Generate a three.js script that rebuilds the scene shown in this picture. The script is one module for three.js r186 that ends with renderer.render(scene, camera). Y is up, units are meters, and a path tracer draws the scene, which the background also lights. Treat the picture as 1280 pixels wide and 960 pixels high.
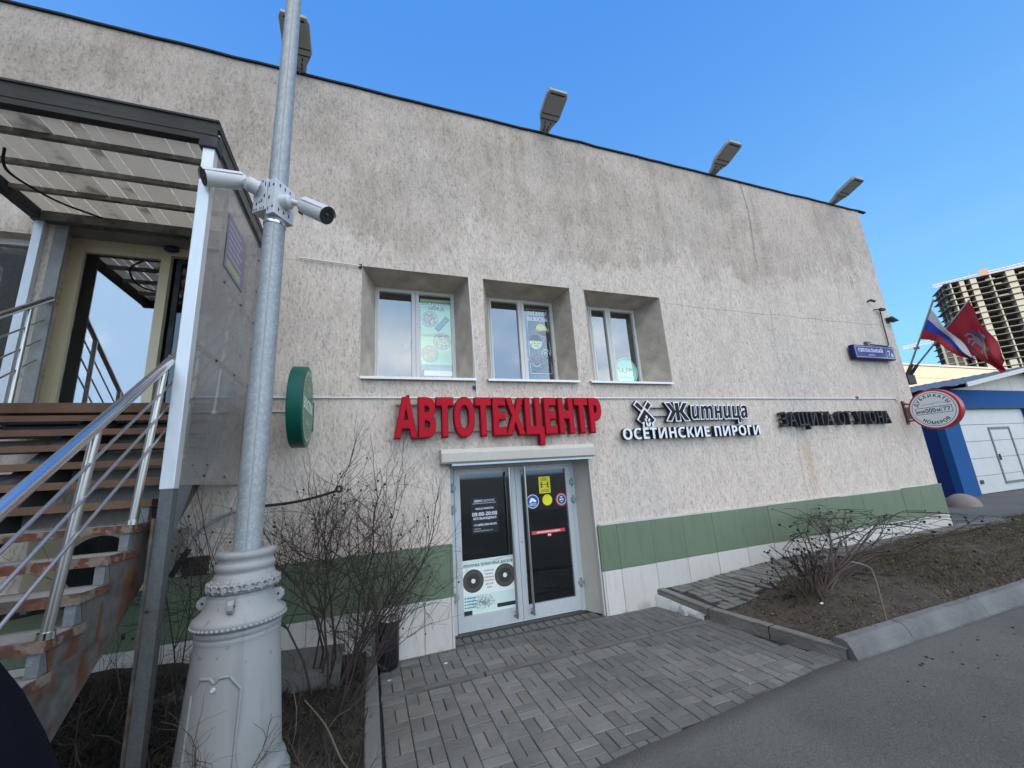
import * as THREE from 'three';
import { mergeGeometries } from 'three/addons/utils/BufferGeometryUtils.js';
import { RoundedBoxGeometry } from 'three/addons/geometries/RoundedBoxGeometry.js';
import { TextGeometry } from 'three/addons/geometries/TextGeometry.js';
import { FontLoader } from 'three/addons/loaders/FontLoader.js';

// ------------------------------------------------------------------ camera, sky, sun, exposure
const scene = new THREE.Scene();
const camera = new THREE.PerspectiveCamera(87.8, 4 / 3, 0.05, 3000);
camera.position.set(0, 1.84, 5);
camera.rotation.set(0.22533, -0.35241, -0.06621, 'YXZ');
const renderer = new THREE.WebGLRenderer({ antialias: true });
renderer.setSize(1024, 768);
renderer.toneMapping = THREE.LinearToneMapping;
renderer.toneMappingExposure = 1.85;
renderer.shadowMap.enabled = true;

const SUN = new THREE.Vector3(-0.8, 0.3, 0.5).normalize();
const sun = new THREE.DirectionalLight(new THREE.Color(1, 0.89, 0.74), 3.3);
sun.position.copy(SUN).multiplyScalar(80);
sun.target.position.set(0, 0, 0);
sun.castShadow = true;
Object.assign(sun.shadow.camera, { left: -60, right: 60, top: 60, bottom: -60, near: 1, far: 260 });
sun.shadow.mapSize.set(4096, 4096);
scene.add(sun, sun.target);

// ------------------------------------------------------------------ random numbers and noise
function rng(seed) {
  let s = seed >>> 0;
  return () => { s = (s + 0x6d2b79f5) >>> 0; let t = Math.imul(s ^ (s >>> 15), 1 | s); t = (t + Math.imul(t ^ (t >>> 7), 61 | t)) ^ t; return ((t ^ (t >>> 14)) >>> 0) / 4294967296; };
}
const hash = (x, y, s) => { let h = Math.imul(x, 374761393) + Math.imul(y, 668265263) + Math.imul(s, 2147483647 ^ 0x51ed27); h = Math.imul(h ^ (h >>> 13), 1274126177); return ((h ^ (h >>> 16)) >>> 0) / 4294967296; };
const sstep = (a, b, x) => { const t = Math.min(1, Math.max(0, (x - a) / (b - a))); return t * t * (3 - 2 * t); };
const clamp = (x, a = 0, b = 1) => Math.min(b, Math.max(a, x));
const lerp = (a, b, t) => a + (b - a) * t;
function vn(x, y, s, px = 0, py = 0) {           // value noise 0..1, wrapping every px, py cells when given
  const xi = Math.floor(x), yi = Math.floor(y), fx = x - xi, fy = y - yi, u = fx * fx * (3 - 2 * fx), v = fy * fy * (3 - 2 * fy);
  const w = (n, p) => (p ? ((n % p) + p) % p : n);
  const a = hash(w(xi, px), w(yi, py), s), b = hash(w(xi + 1, px), w(yi, py), s), c = hash(w(xi, px), w(yi + 1, py), s), d = hash(w(xi + 1, px), w(yi + 1, py), s);
  return a + (b - a) * u + (c - a + (a - b - c + d) * u) * v;
}
const fbm = (x, y, s, p = 0, o = 4) => { let a = 0.5, t = 0, n = 0, f = 1; for (let i = 0; i < o; i++) { t += a * vn(x * f, y * f, s + i * 17, p * f, p * f); n += a; a *= 0.5; f *= 2; } return t / n; };

// ------------------------------------------------------------------ sky
{
  const W = 1024, H = 512, d = new Float32Array(W * H * 4);
  for (let j = 0; j < H; j++) for (let i = 0; i < W; i++) {
    const u = (i + 0.5) / W, v = (j + 0.5) / H, el = (v - 0.5) * Math.PI, ph = (u - 0.5) * 2 * Math.PI;
    const x = Math.cos(el) * Math.cos(ph), y = Math.sin(el), z = Math.cos(el) * Math.sin(ph);
    const hz = Math.exp(-Math.max(y, 0) * 2.2);                             // thicker air towards the horizon
    let r = lerp(0.008, 0.25, hz), g = lerp(0.092, 0.56, hz), b = lerp(0.415, 0.735, hz);
    const near = Math.max(0, x * SUN.x + y * SUN.y + z * SUN.z);            // warm glow round the low sun
    const gl = 0.16 * near ** 3 + 0.9 * near ** 24; r += gl * 1.0; g += gl * 0.85; b += gl * 0.6;
    const back = sstep(-0.15, 0.75, z);                                     // thin sunlit cloud covers the other half of the sky
    const cl = fbm(Math.atan2(x, z) * 2.6 + 7, el * 6 + 3, 5, 0, 5);
    const cover = back;
    const low = 0.9 * sstep(0.42, 0.64, cl) * sstep(0.46, 0.26, el), veil = 0.88 * sstep(0.5, 0.95, el);      // banks of white cloud low down, a milky veil overhead
    const mixc = (base, a, c) => lerp(lerp(base, a, low), c, veil);
    r = lerp(r, mixc(0.6, 1.62, 2.16), cover); g = lerp(g, mixc(0.88, 1.7, 1.9), cover); b = lerp(b, mixc(1.26, 1.74, 1.62), cover);
    const wisp = (1 - back) * 0.006 * sstep(0.55, 0.85, fbm(ph * 5, el * 14, 31, 0, 4)) * sstep(0.05, 0.2, el) * sstep(0.75, 0.4, el);
    r += wisp * 1.6; g += wisp * 1.2; b += wisp * 0.6;
    if (y < 0) { const t = sstep(0, -0.06, y); r = lerp(r, 0.12, t); g = lerp(g, 0.13, t); b = lerp(b, 0.13, t); }
    const k = (j * W + i) * 4; d[k] = r; d[k + 1] = g; d[k + 2] = b; d[k + 3] = 1;
  }
  const t = new THREE.DataTexture(d, W, H, THREE.RGBAFormat, THREE.FloatType);
  t.mapping = THREE.EquirectangularReflectionMapping; t.magFilter = t.minFilter = THREE.LinearFilter; t.wrapS = THREE.RepeatWrapping; t.needsUpdate = true;
  scene.background = t; scene.environment = t;
}

// ------------------------------------------------------------------ textures and materials
const toS = (x) => 255 * (x <= 0.0031308 ? 12.92 * x : 1.055 * Math.pow(clamp(x), 1 / 2.4) - 0.055);
function tex(w, h, fn, metres, srgb = true) {    // fn(u, v) -> tone or [r, g, b], linear; repeats every `metres`
  const d = new Uint8Array(w * h * 4);
  for (let j = 0; j < h; j++) for (let i = 0; i < w; i++) {
    const c = fn(i / w, j / h), k = (j * w + i) * 4, a = typeof c === 'number' ? [c, c, c] : c;
    for (let q = 0; q < 3; q++) d[k + q] = srgb ? toS(a[q]) : 255 * clamp(a[q]);
    d[k + 3] = 255;
  }
  const t = new THREE.DataTexture(d, w, h); t.magFilter = t.minFilter = THREE.LinearFilter; t.wrapS = t.wrapT = THREE.RepeatWrapping;
  if (srgb) t.colorSpace = THREE.SRGBColorSpace;
  if (metres) t.repeat.set(1 / metres, 1 / metres);
  t.needsUpdate = true; return t;
}
const C = (r, g, b) => new THREE.Color().setRGB(r, g, b);
const mat = (c, o = {}) => new THREE.MeshStandardMaterial({ color: Array.isArray(c) ? C(...c) : new THREE.Color(c), roughness: 0.8, metalness: 0, ...o });
const phys = (c, o = {}) => new THREE.MeshPhysicalMaterial({ color: C(...c), roughness: 0.3, metalness: 0, ...o });
// grey speckle with blotches: tone near 0.8
const T = {};
T.concrete = tex(512, 512, (u, v) => 0.5 + 0.56 * fbm(u * 4, v * 4, 1, 4, 6) + 0.16 * (vn(u * 180, v * 180, 2, 180, 180) - 0.5) - (vn(u * 90, v * 90, 3, 90, 90) > 0.9 ? 0.16 : 0), 0.9);
T.concreteB = tex(512, 512, (u, v) => 0.5 * fbm(u * 30, v * 30, 4, 30, 3) + 0.5 * fbm(u * 6, v * 6, 9, 6, 4), 0.9, false);
T.asphalt = tex(1024, 1024, (u, v) => {
  const f = vn(u * 300, v * 300, 11, 300, 300), s = vn(u * 140, v * 140, 12, 140, 140), b = fbm(u * 5, v * 5, 13, 5, 5), c = fbm(u * 3 + 0.3, v * 3, 19, 3, 5);
  return clamp(0.42 + 0.4 * b + 0.22 * c + 0.17 * (f - 0.5) + (s > 0.88 ? 0.13 : 0) - (s < 0.1 ? 0.13 : 0) - (Math.abs(fbm(u * 4, v * 4, 23, 4, 5) - 0.5) < 0.003 ? 0.07 : 0));
}, 3.1);
T.asphaltB = tex(512, 512, (u, v) => 0.7 * vn(u * 150, v * 150, 11, 150, 150) + 0.3 * fbm(u * 12, v * 12, 14, 12, 3), 1.3, false);
T.metal = tex(512, 512, (u, v) => 0.66 + 0.34 * vn(u * 26, v * 26, 21, 26, 26) * vn(u * 60, v * 60, 22, 60, 60) + 0.14 * fbm(u * 4, v * 4, 26, 4, 4), 0.5);
T.dirty = tex(512, 512, (u, v) => { const d = fbm(u * 5, v * 5, 61, 5, 6); return clamp(1 - 0.55 * sstep(0.5, 0.75, d) - 0.1 * vn(u * 90, v * 30, 62, 90, 30)); }, 0.8);
T.faint = tex(512, 512, (u, v) => 0.86 + 0.14 * fbm(u * 4, v * 4, 63, 4, 6) - 0.05 * vn(u * 70, v * 20, 64, 70, 20), 1.3);
T.splash = tex(512, 512, (u, v) => { const y = v * 1.2, m = fbm(u * 9, v * 7, 65, 0, 5), up = Math.max(sstep(0.2, 0, y), 0); return clamp((0.88 + 0.12 * fbm(u * 5, v * 5, 66, 5, 5)) * (1 - 0.3 * up * sstep(0.35, 0.75, m)) - 0.07 * sstep(0.62, 0.75, fbm(u * 24, v * 3, 67, 24, 3))); }, 1.2);
T.cast = tex(512, 512, (u, v) => { const drip = sstep(0.58, 0.78, fbm(u * 20, v * 2.5, 68, 20, 3)), chip = 0.5 * sstep(0.79, 0.81, fbm(u * 30, v * 30, 69, 30, 4)); const t = 0.84 + 0.14 * fbm(u * 5, v * 5, 70, 5, 5) - 0.13 * drip; return [t - 0.42 * chip, t - 0.46 * chip, t - 0.5 * chip]; }, 1.5);
T.wood = tex(512, 512, (u, v) => 0.4 + 0.5 * fbm(u * 2, v * 26, 41, 2, 4) * (0.6 + 0.4 * fbm(u * 4, v * 4, 42, 4, 3)), 0.8);
T.rust = tex(512, 512, (u, v) => {
  const m = sstep(0.4, 0.54, fbm(u * 18, v * 18, 51, 18, 4)), n = fbm(u * 24, v * 24, 52, 24, 3), p = sstep(0.6, 0.66, fbm(u * 7 + 3, v * 7, 57, 7, 4));
  const rust = [0.12 * (0.5 + n), 0.046 * (0.4 + n), 0.025 * (0.4 + n)], paint = [0.12 + 0.1 * n, 0.09 + 0.09 * n, 0.066 + 0.07 * n], dark = [0.05, 0.033, 0.026];
  return [0, 1, 2].map((q) => lerp(lerp(paint[q], rust[q], m), dark[q], p * 0.7));
}, 0.7);
T.rustRun = tex(512, 512, (u, v) => {            // grey paint with rust runs, streaked downwards
  const m = sstep(0.5, 0.7, fbm(u * 16, v * 2, 71, 16, 2) * 0.6 + 0.5 * fbm(u * 6, v * 6, 72, 6, 4)), n = fbm(u * 20, v * 20, 73, 20, 3);
  return [lerp(0.16, 0.17, m) * (0.5 + 0.9 * n), lerp(0.16, 0.075, m) * (0.5 + 0.9 * n), lerp(0.15, 0.037, m) * (0.5 + 0.9 * n)];
}, 1.1);
T.soil = tex(512, 512, (u, v) => 0.25 + 0.75 * fbm(u * 14, v * 14, 81, 14, 5) * (0.5 + 0.5 * vn(u * 160, v * 160, 82, 160, 160)), 1.1);

const M = {
  concrete: mat([0.36, 0.36, 0.35], { map: T.concrete, bumpMap: T.concreteB, bumpScale: 0.006, roughness: 0.92 }),
  kerb: mat([0.2, 0.2, 0.19], { map: T.concrete, bumpMap: T.concreteB, bumpScale: 0.008, roughness: 0.9 }),
  sideKerb: mat([0.22, 0.208, 0.185], { map: T.concrete, bumpMap: T.concreteB, bumpScale: 0.015, roughness: 0.95 }),
  whitewash: mat([0.62, 0.62, 0.6], { map: T.dirty, bumpMap: T.concreteB, bumpScale: 0.012, roughness: 0.95 }),
  asphalt: mat([0.142, 0.139, 0.122], { map: T.asphalt, bumpMap: T.asphaltB, bumpScale: 0.0035, roughness: 0.9 }),
  bedding: mat([0.045, 0.045, 0.042], { map: T.soil, roughness: 1 }),
  soil: mat([0.12, 0.095, 0.068], { map: T.soil, bumpMap: T.soil, bumpScale: 0.04, roughness: 1 }),
  stucco: mat([0.36, 0.33, 0.29], { map: T.concrete, bumpMap: T.concreteB, bumpScale: 0.006, roughness: 0.95 }),
  revealStucco: mat([0.6, 0.52, 0.43], { map: T.concrete, bumpMap: T.concreteB, bumpScale: 0.006, roughness: 0.95 }),
  greenTile: [0, 1, 2].map((i) => mat([[0.148, 0.2, 0.122], [0.156, 0.208, 0.128], [0.142, 0.194, 0.118]][i], { roughness: 0.42, map: T.splash })),
  whiteTile: [0, 1, 2].map((i) => mat([[0.62, 0.58, 0.52], [0.65, 0.61, 0.55], [0.6, 0.565, 0.51]][i], { roughness: 0.42, map: T.splash })),
  alu: mat([0.56, 0.58, 0.58], { roughness: 0.45, metalness: 0.1, map: T.faint }),
  pvc: mat([0.62, 0.6, 0.56], { roughness: 0.4 }),
  cream: mat([0.7, 0.59, 0.38], { roughness: 0.4, map: T.faint }),
  whitePanel: mat([0.56, 0.52, 0.45], { roughness: 0.5, map: T.faint }),
  steel: mat([0.62, 0.62, 0.62], { roughness: 0.18, metalness: 1 }),
  brushed: mat([0.5, 0.48, 0.45], { roughness: 0.32, metalness: 1 }),
  galv: mat([0.4, 0.425, 0.43], { map: T.metal, roughness: 0.55, metalness: 0.35 }),
  galvDull: mat([0.2, 0.215, 0.22], { map: T.metal, roughness: 0.6, metalness: 0.3 }),
  aluPost: mat([0.66, 0.7, 0.73], { map: T.faint, roughness: 0.4, metalness: 0.3 }),
  castGrey: mat([0.335, 0.338, 0.325], { roughness: 0.5, map: T.cast, bumpMap: T.concreteB, bumpScale: 0.0015 }),
  black: mat([0.012, 0.012, 0.013], { roughness: 0.5 }),
  rubber: mat([0.014, 0.014, 0.016], { roughness: 0.75 }),
  slabGrey: mat([0.16, 0.158, 0.15], { map: T.concrete, bumpMap: T.concreteB, bumpScale: 0.01, roughness: 0.95 }),
  darkSteel: mat([0.04, 0.042, 0.045], { roughness: 0.7, map: T.dirty }),
  rust: mat([1, 1, 1], { map: T.rust, bumpMap: T.soil, bumpScale: 0.004, roughness: 0.9 }),
  rustBrown: mat([0.17, 0.094, 0.058], { map: T.concrete, bumpMap: T.soil, bumpScale: 0.003, roughness: 0.9 }),
  rustRun: mat([0.62, 0.55, 0.5], { map: T.rustRun, roughness: 0.85 }),
  tread: mat([0.3, 0.285, 0.26], { map: T.concrete, bumpMap: T.wood, bumpScale: 0.004, roughness: 0.95 }),
  darkWood: mat([0.075, 0.062, 0.05], { map: T.wood, roughness: 0.95 }),
  canopyEdge: mat([0.085, 0.078, 0.07], { map: T.wood, roughness: 0.95 }),
  canopyBoard: phys([0.5, 0.45, 0.36], { map: T.faint, roughness: 1, transmission: 0.6, thickness: 0 }),
  canopyFrame: mat([0.13, 0.125, 0.11], { map: T.dirty, roughness: 0.7 }),
  felt: mat([0.016, 0.016, 0.018], { roughness: 0.9 }),
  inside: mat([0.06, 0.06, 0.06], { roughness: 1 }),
  whitePlastic: mat([0.7, 0.7, 0.68], { roughness: 0.45 }),
  camWhite: mat([0.62, 0.62, 0.6], { roughness: 0.42 }),
  bracketWhite: mat([0.62, 0.64, 0.65], { roughness: 0.5, map: T.faint }),
  glass: phys([1, 1, 1], { transmission: 1, thickness: 0, roughness: 0.0, ior: 2.15 }),
  upperGlass: phys([1, 1, 1], { transmission: 1, thickness: 0, roughness: 0.0, ior: 2.7 }),
  doorGlass: phys([0.7, 0.76, 0.76], { transmission: 1, thickness: 0, roughness: 0.0, ior: 1.65 }),
  acrylic: phys([0.75, 0.75, 0.74], { transmission: 0.84, thickness: 0, roughness: 0.05, ior: 1.5, map: T.faint }),
  red: phys([0.46, 0.006, 0.02], { roughness: 0.6, specularIntensity: 0.3 }),
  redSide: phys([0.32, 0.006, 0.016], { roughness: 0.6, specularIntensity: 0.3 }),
  twig: mat([0.05, 0.036, 0.03], { roughness: 0.95 }),
  twigLight: mat([0.13, 0.105, 0.085], { roughness: 0.95 }),
  berry: mat([0.02, 0.012, 0.012], { roughness: 0.7 }),
  deadGrass: mat([1, 1, 1], { roughness: 1, side: THREE.DoubleSide, vertexColors: false }),
};

// ------------------------------------------------------------------ object helpers
const taken = {};
function numbered(n) { const k = (taken[n] = (taken[n] ?? -1) + 1); return k ? `${n}_${String(k).padStart(3, '0')}` : n; }
function tag(o, label, category, group) { o.userData.label = label; o.userData.category = category; if (group) o.userData.group = group; return o; }
function thing(name, label, category, pos = [0, 0, 0], group) {
  const o = new THREE.Group(); o.name = numbered(name); o.position.set(...pos); scene.add(o); return tag(o, label, category, group);
}
function setting(name, pos = [0, 0, 0]) { const o = new THREE.Group(); o.name = numbered(name); o.position.set(...pos); o.userData.kind = 'structure'; scene.add(o); return o; }
function join(g) { const a = (Array.isArray(g) ? g : [g]).map((x) => { const y = x.index ? x.toNonIndexed() : x; for (const k of Object.keys(y.attributes)) if (!['position', 'normal', 'uv'].includes(k)) y.deleteAttribute(k); return y; }); return a.length > 1 ? mergeGeometries(a) : a[0]; }
const rootOf = (p) => { while (p.parent && p.parent !== scene) p = p.parent; return p; };
function part(parent, name, geo, m, local = false) {   // geometry given in world metres unless local
  let g = Array.isArray(m) ? (Array.isArray(geo) ? geo[0] : geo) : join(geo);
  if (!local) { const b = rootOf(parent).position; g = g.clone(); g.translate(-b.x, -b.y, -b.z); }
  const o = new THREE.Mesh(g, m); o.name = name; o.castShadow = o.receiveShadow = true; parent.add(o); return o;
}
function single(name, geo, m, label, category, base = [0, 0, 0], group) {
  const g = join(geo); g.translate(-base[0], -base[1], -base[2]);
  const o = new THREE.Mesh(g, m); o.name = numbered(name); o.position.set(...base); o.castShadow = o.receiveShadow = true; scene.add(o); return tag(o, label, category, group);
}
const stuff = (o) => { o.userData.kind = 'stuff'; return o; };
function boxUV(g) {                               // uv in metres by the side a face looks to
  const n = g.index ? g.toNonIndexed() : g, p = n.attributes.position, nn = n.attributes.normal, uv = new Float32Array(p.count * 2);
  for (let i = 0; i < p.count; i++) {
    const ax = Math.abs(nn.getX(i)), ay = Math.abs(nn.getY(i)), az = Math.abs(nn.getZ(i)), x = p.getX(i), y = p.getY(i), z = p.getZ(i);
    if (ax >= ay && ax >= az) { uv[2 * i] = z; uv[2 * i + 1] = y; } else if (ay >= az) { uv[2 * i] = x; uv[2 * i + 1] = z; } else { uv[2 * i] = x; uv[2 * i + 1] = y; }
  }
  n.setAttribute('uv', new THREE.BufferAttribute(uv, 2)); return n;
}
const box = (x0, x1, y0, y1, z0, z1) => { const g = new THREE.BoxGeometry(x1 - x0, y1 - y0, z1 - z0); g.translate((x0 + x1) / 2, (y0 + y1) / 2, (z0 + z1) / 2); return boxUV(g); };
const rbox = (x0, x1, y0, y1, z0, z1, r = 0.01, s = 2) => { const g = new RoundedBoxGeometry(x1 - x0, y1 - y0, z1 - z0, s, Math.min(r, (x1 - x0) / 2.01, (y1 - y0) / 2.01, (z1 - z0) / 2.01)); g.translate((x0 + x1) / 2, (y0 + y1) / 2, (z0 + z1) / 2); return boxUV(g); };
const V = (x, y, z) => new THREE.Vector3(x, y, z);
function alongY(a, b) { const d = V(...b).sub(V(...a)), q = new THREE.Quaternion().setFromUnitVectors(V(0, 1, 0), d.clone().normalize()); return new THREE.Matrix4().compose(V(...a).addScaledVector(d, 0.5), q, V(1, 1, 1)); }
const len = (a, b) => V(...a).distanceTo(V(...b));
function rod(a, b, r, s = 12, r2 = r) { const g = new THREE.CylinderGeometry(r2, r, len(a, b), s, 1); return g.applyMatrix4(alongY(a, b)).toNonIndexed(); }
function beam(a, b, w, h) {                       // rectangular bar, h measured up
  const A = V(...a), d = V(...b).sub(A), L = d.length(), y = d.clone().normalize(); let up = Math.abs(y.y) > 0.95 ? V(0, 0, 1) : V(0, 1, 0);
  const x = new THREE.Vector3().crossVectors(y, up).normalize(), z = new THREE.Vector3().crossVectors(x, y).normalize();
  const g = boxUV(new THREE.BoxGeometry(w, L, h)); return g.applyMatrix4(new THREE.Matrix4().makeBasis(x, y, z).setPosition(A.addScaledVector(d, 0.5)));
}
const tube = (pts, r, n = 24, s = 8) => new THREE.TubeGeometry(new THREE.CatmullRomCurve3(pts.map((p) => V(...p))), n, r, s).toNonIndexed();
const lathe = (pts, s = 48, pos = [0, 0, 0]) => { const g = new THREE.LatheGeometry(pts.map((p) => new THREE.Vector2(p[0], p[1])), s).toNonIndexed(), q = g.attributes.uv, w = g.attributes.position; for (let i = 0; i < q.count; i++) q.setXY(i, q.getX(i) * 1.5, w.getY(i)); g.translate(...pos); return g; };
const poly = (pts, holes = []) => { const s = new THREE.Shape(pts.map((p) => new THREE.Vector2(...p))); for (const h of holes) s.holes.push(new THREE.Path(h.map((p) => new THREE.Vector2(...p)))); return s; };
const rect = (x0, x1, y0, y1) => [[x0, y0], [x1, y0], [x1, y1], [x0, y1]];
const extr = (shape, depth, o = {}) => new THREE.ExtrudeGeometry(shape, { depth, bevelEnabled: false, ...o });
function quad(a, b, c, d) {                       // four corners, anticlockwise as seen
  const g = new THREE.BufferGeometry(), P = [a, b, c, a, c, d].flat(); g.setAttribute('position', new THREE.Float32BufferAttribute(P, 3)); g.setAttribute('uv', new THREE.Float32BufferAttribute([0, 0, 1, 0, 1, 1, 0, 0, 1, 1, 0, 1], 2)); g.computeVertexNormals(); return g;
}
function canvasTex(w, h, draw) { const c = document.createElement('canvas'); c.width = w; c.height = h; draw(c.getContext('2d'), w, h); const t = new THREE.CanvasTexture(c); t.colorSpace = THREE.SRGBColorSpace; t.magFilter = THREE.LinearFilter; return t; }
function face01(g) {                              // box uv back to 0..1 on the +z face from its own bounds
  g.computeBoundingBox(); const b = g.boundingBox, p = g.attributes.position, uv = g.attributes.uv;
  for (let i = 0; i < p.count; i++) uv.setXY(i, (p.getX(i) - b.min.x) / (b.max.x - b.min.x), (p.getY(i) - b.min.y) / (b.max.y - b.min.y));
  return g;
}
function gridGeo(xs, zs, fy) {
  const p = [], uv = [], idx = [], nx = xs.length;
  for (let j = 0; j < zs.length; j++) for (let i = 0; i < nx; i++) { const [x, y, z] = fy(xs[i], zs[j]); p.push(x, y, z); uv.push(x, z); }
  for (let j = 0; j < zs.length - 1; j++) for (let i = 0; i < nx - 1; i++) { const a = j * nx + i, b = a + 1, c = a + nx, d = c + 1; idx.push(a, c, b, b, c, d); }
  const g = new THREE.BufferGeometry(); g.setAttribute('position', new THREE.Float32BufferAttribute(p, 3)); g.setAttribute('uv', new THREE.Float32BufferAttribute(uv, 2)); g.setIndex(idx); g.computeVertexNormals(); return g;
}
const range = (a, b, n) => Array.from({ length: n + 1 }, (_, i) => a + (b - a) * i / n);
const loader = new FontLoader();
const FONT = await loader.loadAsync('fonts/droid/droid_sans_bold.typeface.json');
const FONTR = await loader.loadAsync('fonts/droid/droid_sans_regular.typeface.json');
const caps = new Map(); function capOf(f) { if (!caps.has(f)) { const g = new TextGeometry('Н', { font: f, size: 1, depth: 0.1, bevelEnabled: false }); g.computeBoundingBox(); caps.set(f, g.boundingBox.max.y - g.boundingBox.min.y); } return caps.get(f); }
// lay a word out letter by letter between x0 and x1, base y0, cap height h; returns [{ch, geo}] with geometry at its place
function letters(word, font, x0, x1, y0, h, z0, depth, o = {}) {
  const k = h / capOf(font), D = font.data, adv = [...word].map((c) => (D.glyphs[c]?.ha ?? 300) / D.resolution * k + (o.gap || 0)), total = adv.reduce((a, b) => a + b, 0), sx = (x1 - x0) / total;
  let x = x0; const out = [];
  [...word].forEach((c, i) => {
    if (c !== ' ') { const g = new TextGeometry(c, { font, size: k, depth, curveSegments: 6, bevelEnabled: false, ...o.geo }); g.scale(sx, 1, 1); if (o.shear) g.applyMatrix4(new THREE.Matrix4().set(1, o.shear, 0, 0, 0, 1, 0, 0, 0, 0, 1, 0, 0, 0, 0, 1)); g.translate(x, y0, z0); out.push({ ch: c, geo: g }); }
    x += adv[i] * sx;
  });
  return out;
}

//#SECTION2
// ------------------------------------------------------------------ ground: asphalt, paved apron, beds, kerbs
const apronEdge = (x) => (x < 4.2 ? 2.42 - 0.088 * Math.max(x, -2) : 2.05);
const asphaltY = (x) => 0.3 * sstep(7.2, 12.2, x);
{
  const xs = [-600, -200, -80, -40, -20, ...range(-10, 16, 104), 18, 22, 30, 45, 70, 120, 250, 500, 900];
  const ss = [-700, -300, -120, -60, -30, -20, -12, -8, -5, -3.5, -2.6, -2.1, -1.6, -1.1, -0.6, -0.3, -0.03, 0, ...range(0.15, 3, 19), 3.6, 4.5, 6, 8, 12, 20, 40, 90, 200, 500];
  const bump = (x, z) => 0.012 * (fbm(x * 0.7, z * 0.7, 91) - 0.5) + 0.007 * (fbm(x * 4, z * 4, 92) - 0.5);
  const g = gridGeo(xs, ss, (x, s) => {
    const e = apronEdge(x), ed = s === 0 && x > 0 && x < 4.3 ? 0.05 * (fbm(x * 5, 1, 95) - 0.5) : 0, z = e + s + ed, open = sstep(10.4, 11, x);
    return [x, s >= 0 ? asphaltY(x) + 0.006 + bump(x, z) * (s > 0.1 ? 1 : 0.3) : lerp(-0.12, asphaltY(x), open), z];
  });
  const r = setting('asphalt_road'); part(r, 'asphalt', g, M.asphalt, true);
  const seam = tube([[0.15, 0.004, 2.5], [1, 0.008, 2.42], [2.1, 0.007, 2.33], [3.2, 0.007, 2.25], [4.2, 0.006, 2.2]], 0.006, 40, 4); seam.scale(1, 0.4, 1); part(r, 'seam', seam, M.felt, true);
  const R = rng(5);
  for (let i = 0; i < 70; i++) {                   // bits of dirt trodden onto the asphalt
    const g2 = new THREE.DodecahedronGeometry(0.005 + 0.011 * R() * R(), 0); g2.scale(1.5, 0.45, 1); const o = new THREE.Mesh(g2, M.bedding); o.name = 'dirt_crumb';
    const x = 3.5 + 5 * R(), z = 2.35 + 1.4 * R() * R(); o.position.set(x, asphaltY(x) + 0.01, z); o.rotation.y = 6 * R(); o.castShadow = true; if (i < 40) r.add(o);
  }
}
// paving stones, basket weave
const paverMats = [[0.096, 0.094, 0.09], [0.108, 0.104, 0.098], [0.118, 0.115, 0.11], [0.128, 0.125, 0.12], [0.134, 0.126, 0.116], [0.146, 0.142, 0.136]].map((c) => mat([c[0] * 1.62, c[1] * 1.63, c[2] * 1.54], { map: T.concrete, bumpMap: T.concreteB, bumpScale: 0.006, roughness: 0.93 }));
const paverGeos = [];
{
  const R = rng(77);
  for (let v = 0; v < 8; v++) {                    // a block 196 x 96 mm with a rounded-off, slightly uneven rim
    const a = 0.0972, b = 0.047, c = 0.005, P = [], j = () => (R() - 0.5) * 0.005;
    const top = [[-a + c, -b + c], [a - c, -b + c], [a - c, b - c], [-a + c, b - c]].map(([x, z]) => [x + j(), j() * 0.3, z + j()]);
    const mid = [[-a, -b], [a, -b], [a, b], [-a, b]].map(([x, z]) => [x + j() * 0.6, -0.005, z + j() * 0.6]), low = mid.map(([x, , z]) => [x, -0.05, z]);
    const tri = (p, q, r) => P.push(...p, ...q, ...r); tri(top[0], top[2], top[1]); tri(top[0], top[3], top[2]);
    for (let i = 0; i < 4; i++) { const k = (i + 1) % 4; tri(top[i], top[k], mid[i]); tri(top[k], mid[k], mid[i]); tri(mid[i], mid[k], low[i]); tri(mid[k], low[k], low[i]); }
    const g = new THREE.BufferGeometry(); g.setAttribute('position', new THREE.Float32BufferAttribute(P, 3)); g.computeVertexNormals();
    const u = boxUV(g), q = u.attributes.uv, ox = R() * 5, oz = R() * 5; for (let i = 0; i < q.count; i++) q.setXY(i, q.getX(i) + ox, q.getY(i) + oz);
    paverGeos.push(u);
  }
}
function layPavers(parent, list, most, seed) {     // list of [x, y, z, turned, scale]; nearest first as parts, the rest as one piece
  const R = rng(seed);
  list.sort((p, q) => Math.hypot(p[0], p[2] - 5, 1.84) - Math.hypot(q[0], q[2] - 5, 1.84));
  const rest = [];
  list.forEach(([x, y, z, turn, sc = 1], i) => {
    const o = new THREE.Mesh(paverGeos[Math.floor(R() * 8)], paverMats[Math.min(5, Math.floor(6 * clamp(R() * 0.75 + 1.1 * (fbm(x * 0.9, z * 0.9, 151) - 0.42))))]); o.name = 'paver';
    o.position.set(x, y + (R() - 0.5) * 0.006, z); o.rotation.set((R() - 0.5) * 0.016, (turn ? Math.PI / 2 : 0) + (R() - 0.5) * 0.03 + (R() > 0.5 ? Math.PI : 0), (R() - 0.5) * 0.016); o.scale.x = sc;
    o.castShadow = o.receiveShadow = true;
    if (i < most) parent.add(o); else { o.updateMatrix(); rest.push(o.geometry.clone().applyMatrix4(o.matrix)); }
  });
  if (rest.length) stuff(part(parent, 'pavers', rest, paverMats[0], true));
}
const kerbX = (z) => 3.72 + 0.215 * z - 0.004 * z * z; // foot of the bed's side kerb
const stripZ = (x) => 0.735 + 0.03 * Math.sin(x * 1.3);
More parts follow.
